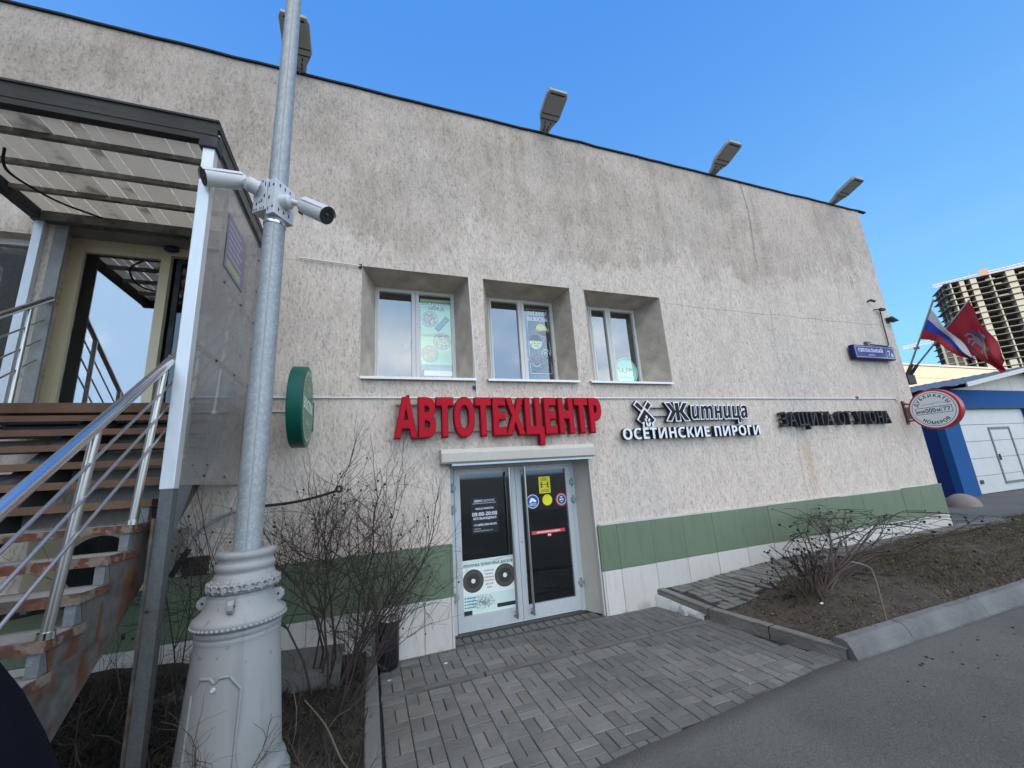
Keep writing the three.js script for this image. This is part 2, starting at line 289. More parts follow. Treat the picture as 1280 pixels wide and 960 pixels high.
{
  const a = setting('paved_apron');
  part(a, 'bedding', gridGeo(range(0.05, 4.3, 12), range(-0.4, 2.6, 8), (x, z) => [x, -0.014, z]), M.bedding, true);
  const L = [];
  for (let i = -1; i < 22; i++) for (let j = 0; j < 12; j++) {
    const x0 = 0.14 + 0.2 * i, z0 = j < 3 ? 0.1 + 0.2 * j : 0.8 + 0.2 * (j - 3), turn = (i + j) % 2 === 0, y = z0 < 0.75 ? 0.004 : 0;
    for (const q of [0.05, 0.15]) {
      const x = turn ? x0 + q : x0 + 0.1, z = turn ? z0 + 0.1 : z0 + q;
      if (x < 0.16 || x > kerbX(z) - 0.02 || z > apronEdge(x) + 0.06) continue;
      if (z < 0.18 && x > 0.95 && x < 2.95 && false) continue;
      L.push([x, y, z, turn]);
    }
  }
  for (let i = 0; i < 18; i++) for (const z of [-0.13]) L.push([1.02 + i * 0.105, 0.004, z, true, 0.9]);
  for (let i = 0; i < 38; i++) L.push([0.2 + i * 0.1, 0.004, 0.045, false, 0.5]);
  layPavers(a, L, 300, 21);
  // flush concrete strip across the apron
  for (let i = 0; i < 4; i++) { const x0 = 0.13 + i * 0.96; part(a, 'concrete_strip', rbox(x0, x0 + 0.95, -0.05, 0.014 - 0.003 * i, 0.715, 0.79, 0.012), M.paverStrip ??= mat([0.16, 0.155, 0.142], { map: T.concrete, bumpMap: T.concreteB, bumpScale: 0.01, roughness: 0.95 }), true); }
  // slot drain in front of the doors
  const d = part(a, 'drain_channel', [box(0.94, 2.93, -0.06, -0.03, -0.035, 0.0), box(0.94, 2.93, -0.06, 0.006, -0.04, -0.034), box(0.94, 2.93, -0.06, 0.006, -0.001, 0.005)], M.darkSteel, true);
  const bars = []; for (let i = 0; i < 90; i++) bars.push(box(0.95 + i * 0.022, 0.959 + i * 0.022, -0.02, 0.007, -0.034, -0.001));
  stuff(part(d, 'grate_bars', bars, M.galvDull, true));
}
// kerb between the apron and the left-hand bed
const bedY = (x, z) => 0.06 + 0.24 * sstep(-0.1, -2.2, x) + 0.1 * sstep(1.2, 0, z) + 0.05 * (fbm(x * 2, z * 2, 101) - 0.5);
{
  const k = setting('kerb');
  for (let i = 0; i < 3; i++) part(k, 'kerb_stone', rbox(0.0, 0.115, -0.2, 0.1 - 0.012 * i, 0.02 + i * 1.02, 1.035 + i * 1.02, 0.018, 3), M.kerb, true);
  const b = setting('planting_bed');
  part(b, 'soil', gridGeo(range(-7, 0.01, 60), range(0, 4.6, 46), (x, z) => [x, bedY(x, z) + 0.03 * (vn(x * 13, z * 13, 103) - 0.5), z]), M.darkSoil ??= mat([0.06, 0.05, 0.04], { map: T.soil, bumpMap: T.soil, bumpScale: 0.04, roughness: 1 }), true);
  const s = setting('concrete_apron_slab');
  for (let i = 0; i < 4; i++) { const x0 = -4.2 + i * 1.0; part(s, 'slab', boxUV(new THREE.BoxGeometry(0.985, 0.16, 0.62)).rotateX(0.05).rotateZ(-0.02 - 0.015 * i).translate(x0 + 0.5, 0.31 - 0.035 * i, 0.33), M.slabGrey, true); }
}
// right-hand bed, its kerbs and the footpath along the wall
const pathY = (x) => 0.215 + 0.105 * sstep(3.7, 6.6, x);
const pathYY = (x, z) => lerp(kerbTop(clamp(z, 0, 2)) + 0.004, pathY(x), sstep(3.9, 4.9, x - 0.25 * z));
const pathZ = (x) => 0.78 * Math.pow(sstep(12.6, 3.6, x), 1.4) + 0.09;
const kerbTop = (z) => (z < 0.75 ? lerp(0.215, 0.125, z / 0.75) : lerp(0.125, 0.085, (z - 0.75) / 1.35));
const lawnY = (x, z) => lerp(kerbTop(Math.min(z, 2.1)) - 0.012, lawnYb(x, z), sstep(0.1, 0.5, x - kerbX(z)));
const lawnYb = (x, z) => { const t = clamp((z - pathZ(x)) / (2.0 - pathZ(x))); return lerp(pathYY(x, z) - 0.012, 0.135 + asphaltY(x) * 0.4, Math.pow(t, 1.15)) + 0.07 * Math.sin(Math.PI * t) * sstep(3.9, 5.2, x) + 0.035 * (fbm(x * 2.3, z * 2.3, 111) - 0.5); };
const lawnX0 = (z) => kerbX(z) + 0.1;
{
  const b = setting('lawn_bed');
  part(b, 'soil', gridGeo(range(0, 1, 110), range(0, 1, 36), (u, v) => { const x1 = 13.5, zA = 0, x = lerp(kerbX(0.7) + 0.06, x1, Math.pow(u, 1.4)); const z = lerp(pathZ(x), 2.06, v), xx = Math.max(x, kerbX(z) + 0.06); return [xx, lawnY(xx, z) + 0.018 * (vn(xx * 15, z * 15, 113) - 0.5) * sstep(0.1, 0.3, xx - kerbX(z)), z]; }), M.soil, true);
  const k = setting('kerb');
  const xs = [4.2, 5.06, 6.42, 7.6, 8.8, 10, 11.2, 12.4, 13.6];
  for (let i = 0; i < 8; i++) {                    // battered street kerb, one stone each
    const y0 = asphaltY((xs[i] + xs[i + 1]) / 2), h = i ? 0.155 : 0.15, s = poly([[2.155, -0.2], [2.145, 0.02], [2.115, h * 0.6], [2.085, h - 0.014], [2.06, h], [1.985, h + 0.003], [1.965, h - 0.01], [1.965, -0.2]].map(([z, y]) => [-z, y]));
    const g = extr(s, xs[i + 1] - xs[i] - 0.012, { bevelEnabled: true, bevelSize: 0.004, bevelThickness: 0.004, bevelSegments: 1 }); g.rotateY(Math.PI / 2); g.translate(xs[i] + 0.006, 0, 0); const q = g.attributes.position; for (let n = 0; n < q.count; n++) q.setY(n, q.getY(n) + asphaltY(q.getX(n)));
    part(k, 'kerb_stone', boxUV(g), M.kerb, true);
  }
  const side = [[0.0, 0.74], [0.75, 1.42], [1.43, 2.09]];
  for (const [z0, z1] of side) {
    const n = 8, gs = gridGeo(range(0, 1, n), [0, 1, 2, 3, 4, 5], (u, k2) => { const z = lerp(z0, z1, u), x = kerbX(z), t = kerbTop(z), r = 0.012 * (fbm(z * 9, k2, 117) - 0.5), P = [[x + r, -0.1], [x + 0.004 + r, t - 0.02], [x + 0.02, t + r], [x + 0.11, t + 0.004], [x + 0.125, t - 0.015], [x + 0.125, -0.1]][k2]; return [P[0], P[1], z]; });
    part(k, 'kerb_stone', boxUV(gs), M.sideKerb, true);
  }
  const low = gridGeo(range(0, 0.72, 8), [0, 1, 2, 3], (z, q) => { const x = kerbX(z) - 0.03 - 0.01 * (fbm(z * 12, q, 119)), t = lerp(0.145, 0.05, z / 0.72); return [[x - 0.012, -0.06, z], [x, t, z], [x + 0.06, t + 0.002, z], [x + 0.06, -0.06, z]][q]; });
  part(k, 'whitewashed_footing', boxUV(low), M.whitewash, true);
  const f = setting('footpath');
  part(f, 'bedding', gridGeo(range(3.75, 12.6, 40), [0, 1], (x, v) => { const z = v ? pathZ(x) + 0.03 : 0, xx = Math.max(x, kerbX(z) + 0.08); return [xx, pathYY(xx, z) - 0.014, z]; }), M.bedding, true);
  const L = [];
  for (let i = 0; i < 34; i++) for (let j = 0; j < 5; j++) for (const q of [0.05, 0.15]) {
    const turn = (i + j) % 2 === 0, x = 3.84 + 0.2 * i + (turn ? q : 0.1), z = 0.04 + 0.2 * j + (turn ? 0.1 : q); if (z < pathZ(x) - 0.04 && x > kerbX(z) + 0.17) L.push([x, pathYY(x, z), z, turn]);
  }
  layPavers(f, L, 120, 33);
  part(f, 'slab', [box(9.6, 12.4, pathY(11) - 0.004, pathY(11) + 0.012, 0.02, 0.42)], M.sideKerb, true);
}
// leaf litter, moss and grass: nobody could count it
function scatter(name, n, seed, spot, geo, colours, size, label, category) {
  const R = rng(seed), m = new THREE.InstancedMesh(geo, M.deadGrass, n), o = new THREE.Object3D(), c = new THREE.Color();
  m.name = numbered(name);
  for (let i = 0; i < n; i++) {
    const p = spot(R); o.position.set(...p); o.rotation.set((R() - 0.5) * size.tilt, R() * 6.3, (R() - 0.5) * size.tilt); const k = size.s * (0.5 + R()); o.scale.set(k, k * (size.tall ? 0.5 + R() : 1), k); o.updateMatrix(); m.setMatrixAt(i, o.matrix);
    const q = colours[Math.floor(R() * colours.length)], w = 0.6 + 0.7 * R(); m.setColorAt(i, c.setRGB(q[0] * w, q[1] * w, q[2] * w));
  }
  m.userData.kind = 'stuff'; m.castShadow = m.receiveShadow = true; scene.add(m); return tag(m, label, category);
}
const blade = (() => { const g = new THREE.BufferGeometry(); g.setAttribute('position', new THREE.Float32BufferAttribute([-0.05, 0, 0, 0.05, 0, 0, 0.1, 0.55, 0.12, -0.05, 0, 0, 0.1, 0.55, 0.12, 0.02, 0.55, 0.12, 0.02, 0.55, 0.12, 0.1, 0.55, 0.12, 0.2, 0.95, 0.5], 3)); g.setAttribute('uv', new THREE.Float32BufferAttribute(new Array(18).fill(0), 2)); g.computeVertexNormals(); return g; })();
const leafBit = (() => { const g = new THREE.BufferGeometry(); g.setAttribute('position', new THREE.Float32BufferAttribute([-0.5, 0.05, 0, 0, 0, -0.25, 0, 0.12, 0.25, 0, 0, -0.25, 0.5, 0.06, 0.05, 0, 0.12, 0.25], 3)); g.setAttribute('uv', new THREE.Float32BufferAttribute(new Array(12).fill(0), 2)); g.computeVertexNormals(); return g; })();
{
  const lawn = (R) => { for (;;) { const z = 0.08 + 1.95 * R(), x = 3.9 + 9.4 * Math.pow(R(), 1.4); if (z > pathZ(x) - 0.05 && x > lawnX0(z) + 0.01) return [x, lawnY(x, z) - 0.004, z]; } };
  const patchy = (th) => (R) => { for (let i = 0; i < 40; i++) { const p = lawn(R); if (fbm(p[0] * 1.4, p[2] * 1.8, 131) > th - R() * 0.12 || (p[0] > 9 && R() > 0.4)) return p; } return lawn(R); };
  scatter('dead_leaves', 26000, 141, lawn, leafBit, [[0.06, 0.046, 0.034], [0.1, 0.078, 0.052], [0.036, 0.03, 0.024], [0.14, 0.11, 0.072]], { s: 0.03, tilt: 1.2 }, 'brown dead leaf litter over the bed with the thorny shrub', 'leaf litter');
  scatter('grass', 26000, 142, patchy(0.56), blade, [[0.1, 0.09, 0.042], [0.16, 0.13, 0.07], [0.06, 0.058, 0.028], [0.23, 0.185, 0.105], [0.07, 0.055, 0.034]], { s: 0.042, tilt: 1.6, tall: true }, 'thin olive and yellowed grass on the bed beside the street kerb', 'grass');
  const bed = (R) => { const x = -4.5 + 4.5 * R(), z = 0.25 + 4 * R(); return [x, bedY(x, z) - 0.005, z]; };
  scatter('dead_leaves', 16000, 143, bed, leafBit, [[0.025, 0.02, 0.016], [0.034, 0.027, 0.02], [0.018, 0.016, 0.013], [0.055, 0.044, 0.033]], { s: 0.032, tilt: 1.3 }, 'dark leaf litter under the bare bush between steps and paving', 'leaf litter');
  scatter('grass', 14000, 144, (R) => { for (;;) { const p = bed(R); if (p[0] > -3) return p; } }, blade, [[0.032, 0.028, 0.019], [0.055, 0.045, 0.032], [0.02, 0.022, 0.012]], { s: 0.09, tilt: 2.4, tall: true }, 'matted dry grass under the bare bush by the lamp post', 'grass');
}

// ------------------------------------------------------------------ the main building
const bld = thing('commercial_building', 'grey stucco two storey commercial building with a green tile band', 'building');
const holesList = { w: [[-0.11, 1.3], [1.5, 2.88], [3.13, 4.58]], door: [0.95, 2.92], up: [-3.1, -1.36], lw: [-4.7, -3.26] };
{
  // stucco colour of the front: vertical scratch, damp and dirt towards the roof, patches, cracks
  const W = 2048, H = 944, X0 = -5.2, X1 = 10.85, HH = 7.4, col = new Uint8Array(W * H * 4), bmp = new Uint8Array(W * H * 4);
  for (let j = 0; j < H; j++) for (let i = 0; i < W; i++) {
    const x = X0 + (X1 - X0) * i / W, y = HH * j / H;
    const wx = x + 0.03 * (vn(x * 3, y * 2, 207) - 0.5);
    const s1 = vn(wx * 58, y * 19, 201), s2 = vn(wx * 95, y * 40, 202), s3 = vn(wx * 26, y * 9, 203), s4 = vn(x * 120, y * 110, 204);
    const big = fbm(x * 0.55, y * 0.75, 205, 0, 5), mid = fbm(x * 2.1, y * 1.5, 206, 0, 4);
    const groove = sstep(0.5, 0.85, 0.38 * s1 + 0.42 * s2 + 0.2 * s4 + 0.12 * (mid - 0.5)), ridge = sstep(0.48, 0.18, 0.35 * s1 + 0.4 * s2 + 0.25 * s4);
    let r = 0.605, g = 0.512, b = 0.43;
    const edge = 5.05 + 1.3 * (big - 0.5) + 0.9 * (mid - 0.5) + 0.25 * (s3 - 0.5) + 0.5 * sstep(6, 9, x) * 1.2;      // weathered upper zone
    const up = sstep(edge - 0.08, edge + 0.3 + 0.3 * big, y + 0.1 * (s1 - 0.5) + 0.3 * (vn(x * 5, y * 5, 222) - 0.5)) * (0.75 + 0.5 * (mid - 0.4));
    const us = up * (0.62 + 0.4 * sstep(0.35, 0.65, fbm(x * 1.7, y * 2.2, 216, 0, 4))); r = lerp(r, 0.425, us); g = lerp(g, 0.352, us); b = lerp(b, 0.288, us);
    const pale = sstep(0.52, 0.7, fbm(x * 1.1 + 9, y * 0.8 + 4, 208, 0, 4)) * (1 - up * 0.5); r = lerp(r, 0.52, pale * 0.4); g = lerp(g, 0.472, pale * 0.4); b = lerp(b, 0.415, pale * 0.4);
    const run = sstep(0.56, 0.8, fbm(x * 4.5, y * 0.35, 209, 0, 3)) * sstep(3.6, 7.2, y); r *= 1 - 0.15 * run; g *= 1 - 0.16 * run; b *= 1 - 0.18 * run;
    const lowc = sstep(3.2, 1.2, y); r *= 1 + 0.05 * lowc; g *= 1 + 0.05 * lowc; b *= 1 + 0.05 * lowc;
    const left = sstep(-0.3, -2.5, x) * 0.12; r *= 1 - left; g *= 1 - left; b *= 1 - left;
    const cl = vn(wx * 9, y * 4, 212) - 0.5; let k = 1 - 0.3 * groove + 0.16 * ridge + 0.12 * (s3 - 0.5) + 0.1 * (mid - 0.5) + 0.11 * cl;
    // cracks, repair lines and run marks where the wall has them
    const w1 = Math.abs(x - 7.12 - 0.05 * Math.sin(y * 3) - 0.05 * (vn(y * 2, 3, 211) - 0.5)); k *= 1 - 0.45 * sstep(0.035, 0.0, w1) * sstep(4.9, 6.0, y) - 0.25 * sstep(0.02, 0, w1) * sstep(5, 4.5, y) * sstep(0.6, 0.9, y);
    const h1 = Math.abs(y - 4.5 - 0.03 * vn(x * 3, 1, 213) + 0.02); k *= 1 - 0.35 * sstep(0.014, 0, h1) * sstep(4.6, 4.9, x);
    const h2 = Math.abs(y - 4.58); k *= 1 - 0.2 * sstep(0.012, 0, h2) * sstep(-0.2, -0.9, x);
    for (const xc of [3.02, 5.05, 8.1, 9.35]) { const q = Math.abs(x - xc - 0.05 * (vn(y * 3, xc, 217) - 0.5)); k *= 1 - 0.22 * sstep(0.012, 0, q) * sstep(3.1, 2.7, y); }
    const st = sstep(0.25, 0, Math.abs(x - 7.3)) * sstep(2.4, 1.9, y) * sstep(1.1, 1.4, y) * vn(x * 9, y * 2, 219); r *= 1 - 0.12 * st; g *= 1 - 0.2 * st; b *= 1 - 0.3 * st;
    const sp = vn(x * 60, y * 60, 221) > 0.965 ? 0.62 : 1; k *= sp;
    const q = (j * W + i) * 4; col[q] = toS(r * k); col[q + 1] = toS(g * k); col[q + 2] = toS(b * k); col[q + 3] = 255;
    const hgt = clamp(0.62 - 0.5 * groove + 0.35 * ridge + 0.25 * (s4 - 0.5)); bmp[q] = bmp[q + 1] = bmp[q + 2] = 255 * hgt; bmp[q + 3] = 255;
  }
  const mk = (d, s) => { const t = new THREE.DataTexture(d, W, H); t.magFilter = t.minFilter = THREE.LinearFilter; if (s) t.colorSpace = THREE.SRGBColorSpace; t.needsUpdate = true; return t; };
  M.front = mat([1, 1, 1], { map: mk(col, true), bumpMap: mk(bmp, false), bumpScale: 0.008, roughness: 0.96 });
  const h = [...holesList.w.map(([a, b]) => rect(a, b, 3.13, 4.6)), rect(...holesList.door, -0.2, 2.1), rect(...holesList.up, 2.74, 4.78), rect(...holesList.lw, 2.95, 4.56)];
  const outer = [[X0, -0.3], [0.95, -0.3], [0.95, 2.1], [2.92, 2.1], [2.92, -0.3], [X1, -0.3], [X1, HH], [X0, HH]];
  const g = extr(poly(outer, h.filter((_, i) => i !== 3)), 0.5), uv = g.attributes.uv, p = g.attributes.position;
  for (let i = 0; i < p.count; i++) uv.setXY(i, (p.getX(i) - X0) / (X1 - X0), p.getY(i) / HH);
  g.translate(0, 0, -0.5); part(bld, 'wall', g, M.front);
  part(bld, 'wall', box(-42, X0, -0.3, HH, -0.5, 0), M.stucco);
  part(bld, 'side_wall', [box(10.35, 10.85, -0.3, HH, -16, -0.502), box(-42, -41.5, -0.3, HH, -16, -0.502), box(-42, 10.85, -0.3, HH, -16.5, -16.002)], M.stucco);
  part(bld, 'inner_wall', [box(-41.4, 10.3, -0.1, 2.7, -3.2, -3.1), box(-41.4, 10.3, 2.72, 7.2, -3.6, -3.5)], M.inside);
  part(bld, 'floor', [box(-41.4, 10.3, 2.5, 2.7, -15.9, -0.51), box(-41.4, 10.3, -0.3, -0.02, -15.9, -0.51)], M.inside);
  part(bld, 'roof', box(-42, 10.85, 7.2, 7.398, -16, -0.502), M.felt);
  // bitumen felt turned over the roof edge, a little wavy
  const R = rng(301), fl = []; let y = 0; for (let i = 0; i < 60; i++) { const x0 = -6 + i * 0.285, y2 = (R() - 0.5) * 0.025 + (R() > 0.93 ? 0.02 : 0); fl.push(beam([x0, 7.402 + y * 0.6, 0.0], [x0 + 0.286, 7.402 + y2 * 0.6, 0.0], 0.06, 0.026)); y = y2; }
  part(bld, 'roof_edge', fl, M.felt);
}
// splayed window reveals, frames, panes, sills
const winInner = [[0.062, 1.17], [1.69, 2.785], [3.452, 4.372]], mull = [0.604, 2.23, 3.827];
holesList.w.forEach(([a, b], i) => {
  const [c, d] = winInner[i], z = -0.45, yt = 4.6, yi = 4.545, yb = 3.13;
  const wedge = (pts) => { const g = new THREE.BufferGeometry(), P = []; const f = (...q) => { for (let k = 1; k < q.length - 1; k++) P.push(...q[0], ...q[k], ...q[k + 1]); }; const [A, B, Cc, D] = pts; f(A, B, Cc, D); g.setAttribute('position', new THREE.Float32BufferAttribute(P, 3)); g.computeVertexNormals(); return boxUV(g); };
  part(bld, 'window_reveal', [wedge([[a + 0.001, yb, 0], [c, yb, z], [c, yi, z], [a + 0.001, yt - 0.001, 0]]), wedge([[d, yb, z], [b - 0.001, yb, 0], [b - 0.001, yt - 0.001, 0], [d, yi, z]]), wedge([[a + 0.001, yt - 0.001, 0], [c, yi, z], [d, yi, z], [b - 0.001, yt - 0.001, 0]]),
    box(a, c - 0.002, yb, yt, z - 0.048, z - 0.002), box(d + 0.002, b, yb, yt, z - 0.048, z - 0.002)], M.revealStucco);
  const w = part(bld, 'window', [box(c, d, yi - 0.03, yi, z - 0.05, z), box(c, d, 3.16, 3.2, z - 0.05, z), box(c, c + 0.026, 3.2, yi - 0.03, z - 0.05, z), box(d - 0.026, d, 3.2, yi - 0.03, z - 0.05, z)], M.pvc);
  const m = mull[i];
  for (const [s, e] of [[c + 0.026, m - 0.002], [m + 0.002, d - 0.026]]) {
    const q = [s < m - 0.2 ? 0.024 : 0.05, s < m - 0.2 ? 0.05 : 0.024];
    part(w, 'sash', [box(s, e, yi - 0.055, yi - 0.03, z - 0.04, z + 0.012), box(s, e, 3.2, 3.235, z - 0.04, z + 0.012), box(s, s + q[0], 3.235, yi - 0.055, z - 0.04, z + 0.012), box(e - q[1], e, 3.235, yi - 0.055, z - 0.04, z + 0.012)], M.pvc);
    part(w, 'pane', box(s + q[0], e - q[1], 3.235, yi - 0.055, z - 0.03, z - 0.028), M.glass);
  }
  const sx0 = [-0.11, 1.49, 3.06][i], sx1 = [1.33, 2.87, 4.56][i];
  const sill = extr(poly([[0.46, 0.035], [-0.05, 0.0], [-0.06, -0.035], [-0.052, -0.035], [-0.044, -0.008], [0.46, 0.02]]), sx1 - sx0); sill.rotateY(Math.PI / 2); sill.translate(sx0, 3.122, 0); sill.computeVertexNormals();
  part(w, 'sill', boxUV(sill), M.whitePlastic);
});
// tile plinth: green course over white course, tile by tile
{
  const R = rng(311), pick = (a) => a[Math.floor(R() * a.length)];
  const yg = (x) => 1.1 + 0.004 * Math.max(0, x - 2.9), yw = (x) => 0.535 + 0.004 * Math.max(0, x - 2.9);
  const right = [2.95, 3.21, 3.78, 4.33, 4.885, 5.47, 6.05, 6.64, 7.22, 7.81, 8.4, 8.98, 9.56, 10.15, 10.6, 10.88], left = [-4.15, -3.55, -2.95, -2.35, -1.76, -1.16, -0.57, 0.02, 0.615, 0.92];
  for (const L of [right, left]) for (let i = 0; i < L.length - 1; i++) {
    const a = L[i], b = L[i + 1], g = 0.003, o = 0.03 + 0.004 * (R() - 0.5);
    part(bld, 'green_tile', rbox(a + 0.0013, b - 0.0013, yw(a) + 0.003, yg(a), 0.001, o, 0.002, 1), pick(M.greenTile));
    part(bld, 'white_tile', rbox(a + g, b - g, L === left ? -0.05 + 0.25 * sstep(0, -2, a) : a > 3.7 ? 0.16 : -0.05, yw(a) - 0.003, 0.001, o, 0.003, 1), pick(M.whiteTile));
  }
  part(bld, 'plinth_cap', [box(2.94, 10.89, 1.105, 1.13, 0.001, 0.03), box(-4.15, 0.925, 1.105, 1.125, 0.001, 0.03)], M.whiteTile[2]);
  part(bld, 'green_tile', box(2.92, 2.949, 0.538, 1.1, -0.3, 0.028), M.greenTile[2]); part(bld, 'white_tile', box(2.92, 2.949, -0.05, 0.532, -0.3, 0.028), M.whiteTile[2]);
  part(bld, 'green_tile', box(0.921, 0.95, 0.538, 1.1, -0.3, 0.028), M.greenTile[2]); part(bld, 'white_tile', box(0.921, 0.95, -0.05, 0.532, -0.3, 0.028), M.whiteTile[2]);
}
// roller shutter box over the entrance
part(bld, 'shutter_box', [(() => { const g = extr(poly([[0.001, 2.2], [0.1, 2.2], [0.135, 2.15], [0.135, 2.05], [0.11, 2.03], [0.001, 2.03]].map(([z, y]) => [-z, y])), 2.1, { bevelEnabled: true, bevelSize: 0.004, bevelThickness: 0.004, bevelSegments: 1 }); g.rotateY(Math.PI / 2); g.translate(0.83, 0, 0); return boxUV(g); })()], M.whitePanel);
part(bld, 'shutter_slat', box(0.96, 2.91, 2.0, 2.028, -0.02, 0.1), M.aluPost);
part(bld, "shutter_rail", box(0.951, 0.985, 0.0, 2.05, -0.29, -0.2), M.alu); part(bld, "shutter_rail", box(2.9, 2.919, 0.0, 2.05, -0.055, -0.002), M.pvc);
part(bld, 'reveal_panel', (() => { const g = extr(poly([[2.79, 0.325], [2.919, 0.06], [2.919, 0.345], [2.79, 0.345]]), 2.05); g.rotateX(-Math.PI / 2); g.translate(0, 0.005, 0); return boxUV(g.scale(1, 1, 1)); })(), M.whitePanel);
part(bld, 'door_soffit', box(0.952, 2.918, 2.03, 2.06, -0.5, 0.001), M.whitePanel);
// entrance: two glazed leaves in an aluminium frame
{
  const z = -0.33, e = part(bld, 'entrance_door', [box(0.985, 1.05, 0.01, 2.03, z - 0.04, z + 0.03), box(2.745, 2.8, 0.01, 2.03, z - 0.04, z + 0.03), box(1.05, 2.745, 1.97, 2.03, z - 0.04, z + 0.03)], M.alu);
  part(bld, 'threshold', box(0.985, 2.8, -0.03, 0.022, z - 0.05, z + 0.05), M.brushed);
  for (const [a, b, hx] of [[1.055, 1.897, 1.79], [1.903, 2.74, 2.015]]) {
    part(e, 'door_leaf', [box(a, a + 0.075, 0.03, 1.965, z - 0.02, z + 0.035), box(b - 0.075, b, 0.03, 1.965, z - 0.02, z + 0.035), box(a + 0.075, b - 0.075, 1.895, 1.965, z - 0.02, z + 0.035), box(a + 0.075, b - 0.075, 0.03, 0.2, z - 0.02, z + 0.035)].map((q) => q), M.alu);
    part(e, 'glass_pane', box(a + 0.075, b - 0.075, 0.2, 1.895, z, z + 0.004), M.doorGlass);
    part(e, 'pull_handle', [rod([hx, 0.1, z + 0.11], [hx, 1.955, z + 0.11], 0.016, 14), rod([hx, 0.16, z + 0.03], [hx, 0.16, z + 0.11], 0.01, 8), rod([hx, 1.9, z + 0.03], [hx, 1.9, z + 0.11], 0.01, 8), rod([hx, 0.11, z + 0.035], [hx, 0.11, z + 0.02], 0.02, 12)], M.brushed);
    part(e, 'inner_handle', rod([hx, 0.5, z - 0.07], [hx, 1.85, z - 0.07], 0.014, 12), M.brushed);
  }
  for (const [x, ys] of [[1.03, [1.73, 1.46, 0.43]], [2.762, [1.7, 1.46, 0.37]]]) for (const y of ys) part(e, 'hinge', [rbox(x - 0.04, x - 0.004, y - 0.03, y + 0.03, z + 0.03, z + 0.055, 0.004), rbox(x + 0.004, x + 0.045, y - 0.025, y + 0.025, z + 0.03, z + 0.05, 0.004), rod([x, y - 0.055, z + 0.048], [x, y + 0.055, z + 0.048], 0.014, 10)], M.galv);
  part(e, 'door_lock', rod([1.94, 0.98, z + 0.03], [1.94, 0.98, z + 0.045], 0.012, 12), M.brushed);
  const print = (name, x0, x1, y0, y1, w, h, draw, dz = 0.005) => part(e, name, face01(box(x0, x1, y0, y1, z + dz, z + dz + 0.002)), mat([1, 1, 1], { map: canvasTex(w, h, draw), roughness: 0.5 }));
  print('opening_hours_sign', 1.272, 1.64, 1.135, 1.59, 420, 520, (c, w, h) => {
    c.fillStyle = '#101218'; c.fillRect(0, 0, w, h); c.fillStyle = '#f0f0f0'; c.textAlign = 'center';
    c.font = 'bold 52px sans-serif'; c.fillText('ЭВИС', 118, 72); c.font = '46px sans-serif'; c.fillText('МОТОРС', 288, 72); c.fillRect(24, 88, 372, 5);
    c.font = 'bold 40px sans-serif'; c.fillText('ЧАСЫ РАБОТЫ', w / 2, 180); c.font = 'bold 74px sans-serif'; c.fillText('09:00-20:00', w / 2, 270, 390); c.font = 'bold 46px sans-serif'; c.fillText('БЕЗ ВЫХОДНЫХ', w / 2, 322, 390);
    c.font = 'bold 42px sans-serif'; c.fillText('+7 (495) 646-04-03', w / 2, 412, 390); c.font = '24px sans-serif'; c.textAlign = 'left'; c.fillText('г. Москва,', 30, 458); c.fillText('Сигнальный проезд, д. 7А', 30, 488);
  });
  print('brake_disc_poster', 1.131, 1.82, 0.202, 0.83, 700, 640, (c, w, h) => {
    c.fillStyle = '#cfe0d6'; c.fillRect(0, 0, w, h); c.fillStyle = '#e4ece4'; c.fillRect(0, 90, w, 330);
    c.strokeStyle = '#3a9ad0'; c.lineWidth = 5; c.beginPath(); c.moveTo(470, 38); c.quadraticCurveTo(560, 0, 690, 22); c.stroke(); c.strokeStyle = '#d05050'; c.beginPath(); c.moveTo(410, 48); c.quadraticCurveTo(470, 20, 520, 30); c.stroke();
    c.fillStyle = '#1e2430'; c.font = 'bold 48px sans-serif'; c.textAlign = 'left'; c.fillText('ПРОТОЧКА ТОРМОЗНЫХ ДИСКОВ', 12, 84, 670);
    for (const [x, y, r] of [[138, 252, 138], [566, 236, 142]]) { const ring = (q, f) => { c.fillStyle = f; c.beginPath(); c.arc(x, y, q, 0, 7); c.fill(); }; ring(r, '#3c3a34'); ring(r * 0.93, '#4d4a42'); ring(r * 0.6, '#2c2b28'); ring(r * 0.52, '#37352f'); ring(r * 0.2, '#dfe8e0'); c.fillStyle = '#15140f'; for (let i = 0; i < 5; i++) { c.beginPath(); c.arc(x + r * 0.36 * Math.cos(i * 1.257), y + r * 0.36 * Math.sin(i * 1.257), r * 0.045, 0, 7); c.fill(); } for (let i = 0; i < 46; i++) { c.strokeStyle = i % 2 ? '#57534a' : '#403d36'; c.lineWidth = 3; c.beginPath(); c.arc(x, y, r * (0.62 + i * 0.0066), 0, 7); c.stroke(); } }
    c.fillStyle = '#9a3f46'; c.font = 'bold 26px sans-serif'; c.textAlign = 'center'; ['БЕСПЛАТНАЯ', 'ЗАМЕНА', 'КОЛОДОК', 'ПРОТОЧКА', 'ДИСКОВ', 'АВТО'].forEach((t, i) => c.fillText(t, 350, 160 + i * 40, 130));
    c.fillStyle = '#7a8a84'; const R = rng(9); for (let i = 0; i < 260; i++) { const a = R() * 7, d = R() * 95; c.fillRect(250 + d * 1.6 * Math.cos(a), 510 + d * 0.9 * Math.sin(a), 14 * R() + 3, 10 * R() + 3); }
    c.fillStyle = '#4a90b0'; for (let i = 0; i < 4; i++) c.fillRect(46, 440 + i * 36, 120, 14); c.fillStyle = '#22282c'; for (let i = 0; i < 4; i++) { c.beginPath(); c.arc(26, 446 + i * 36, 8, 0, 7); c.fill(); } c.fillRect(440, 560, 260, 46); c.fillRect(0, 590, 110, 50);
  });
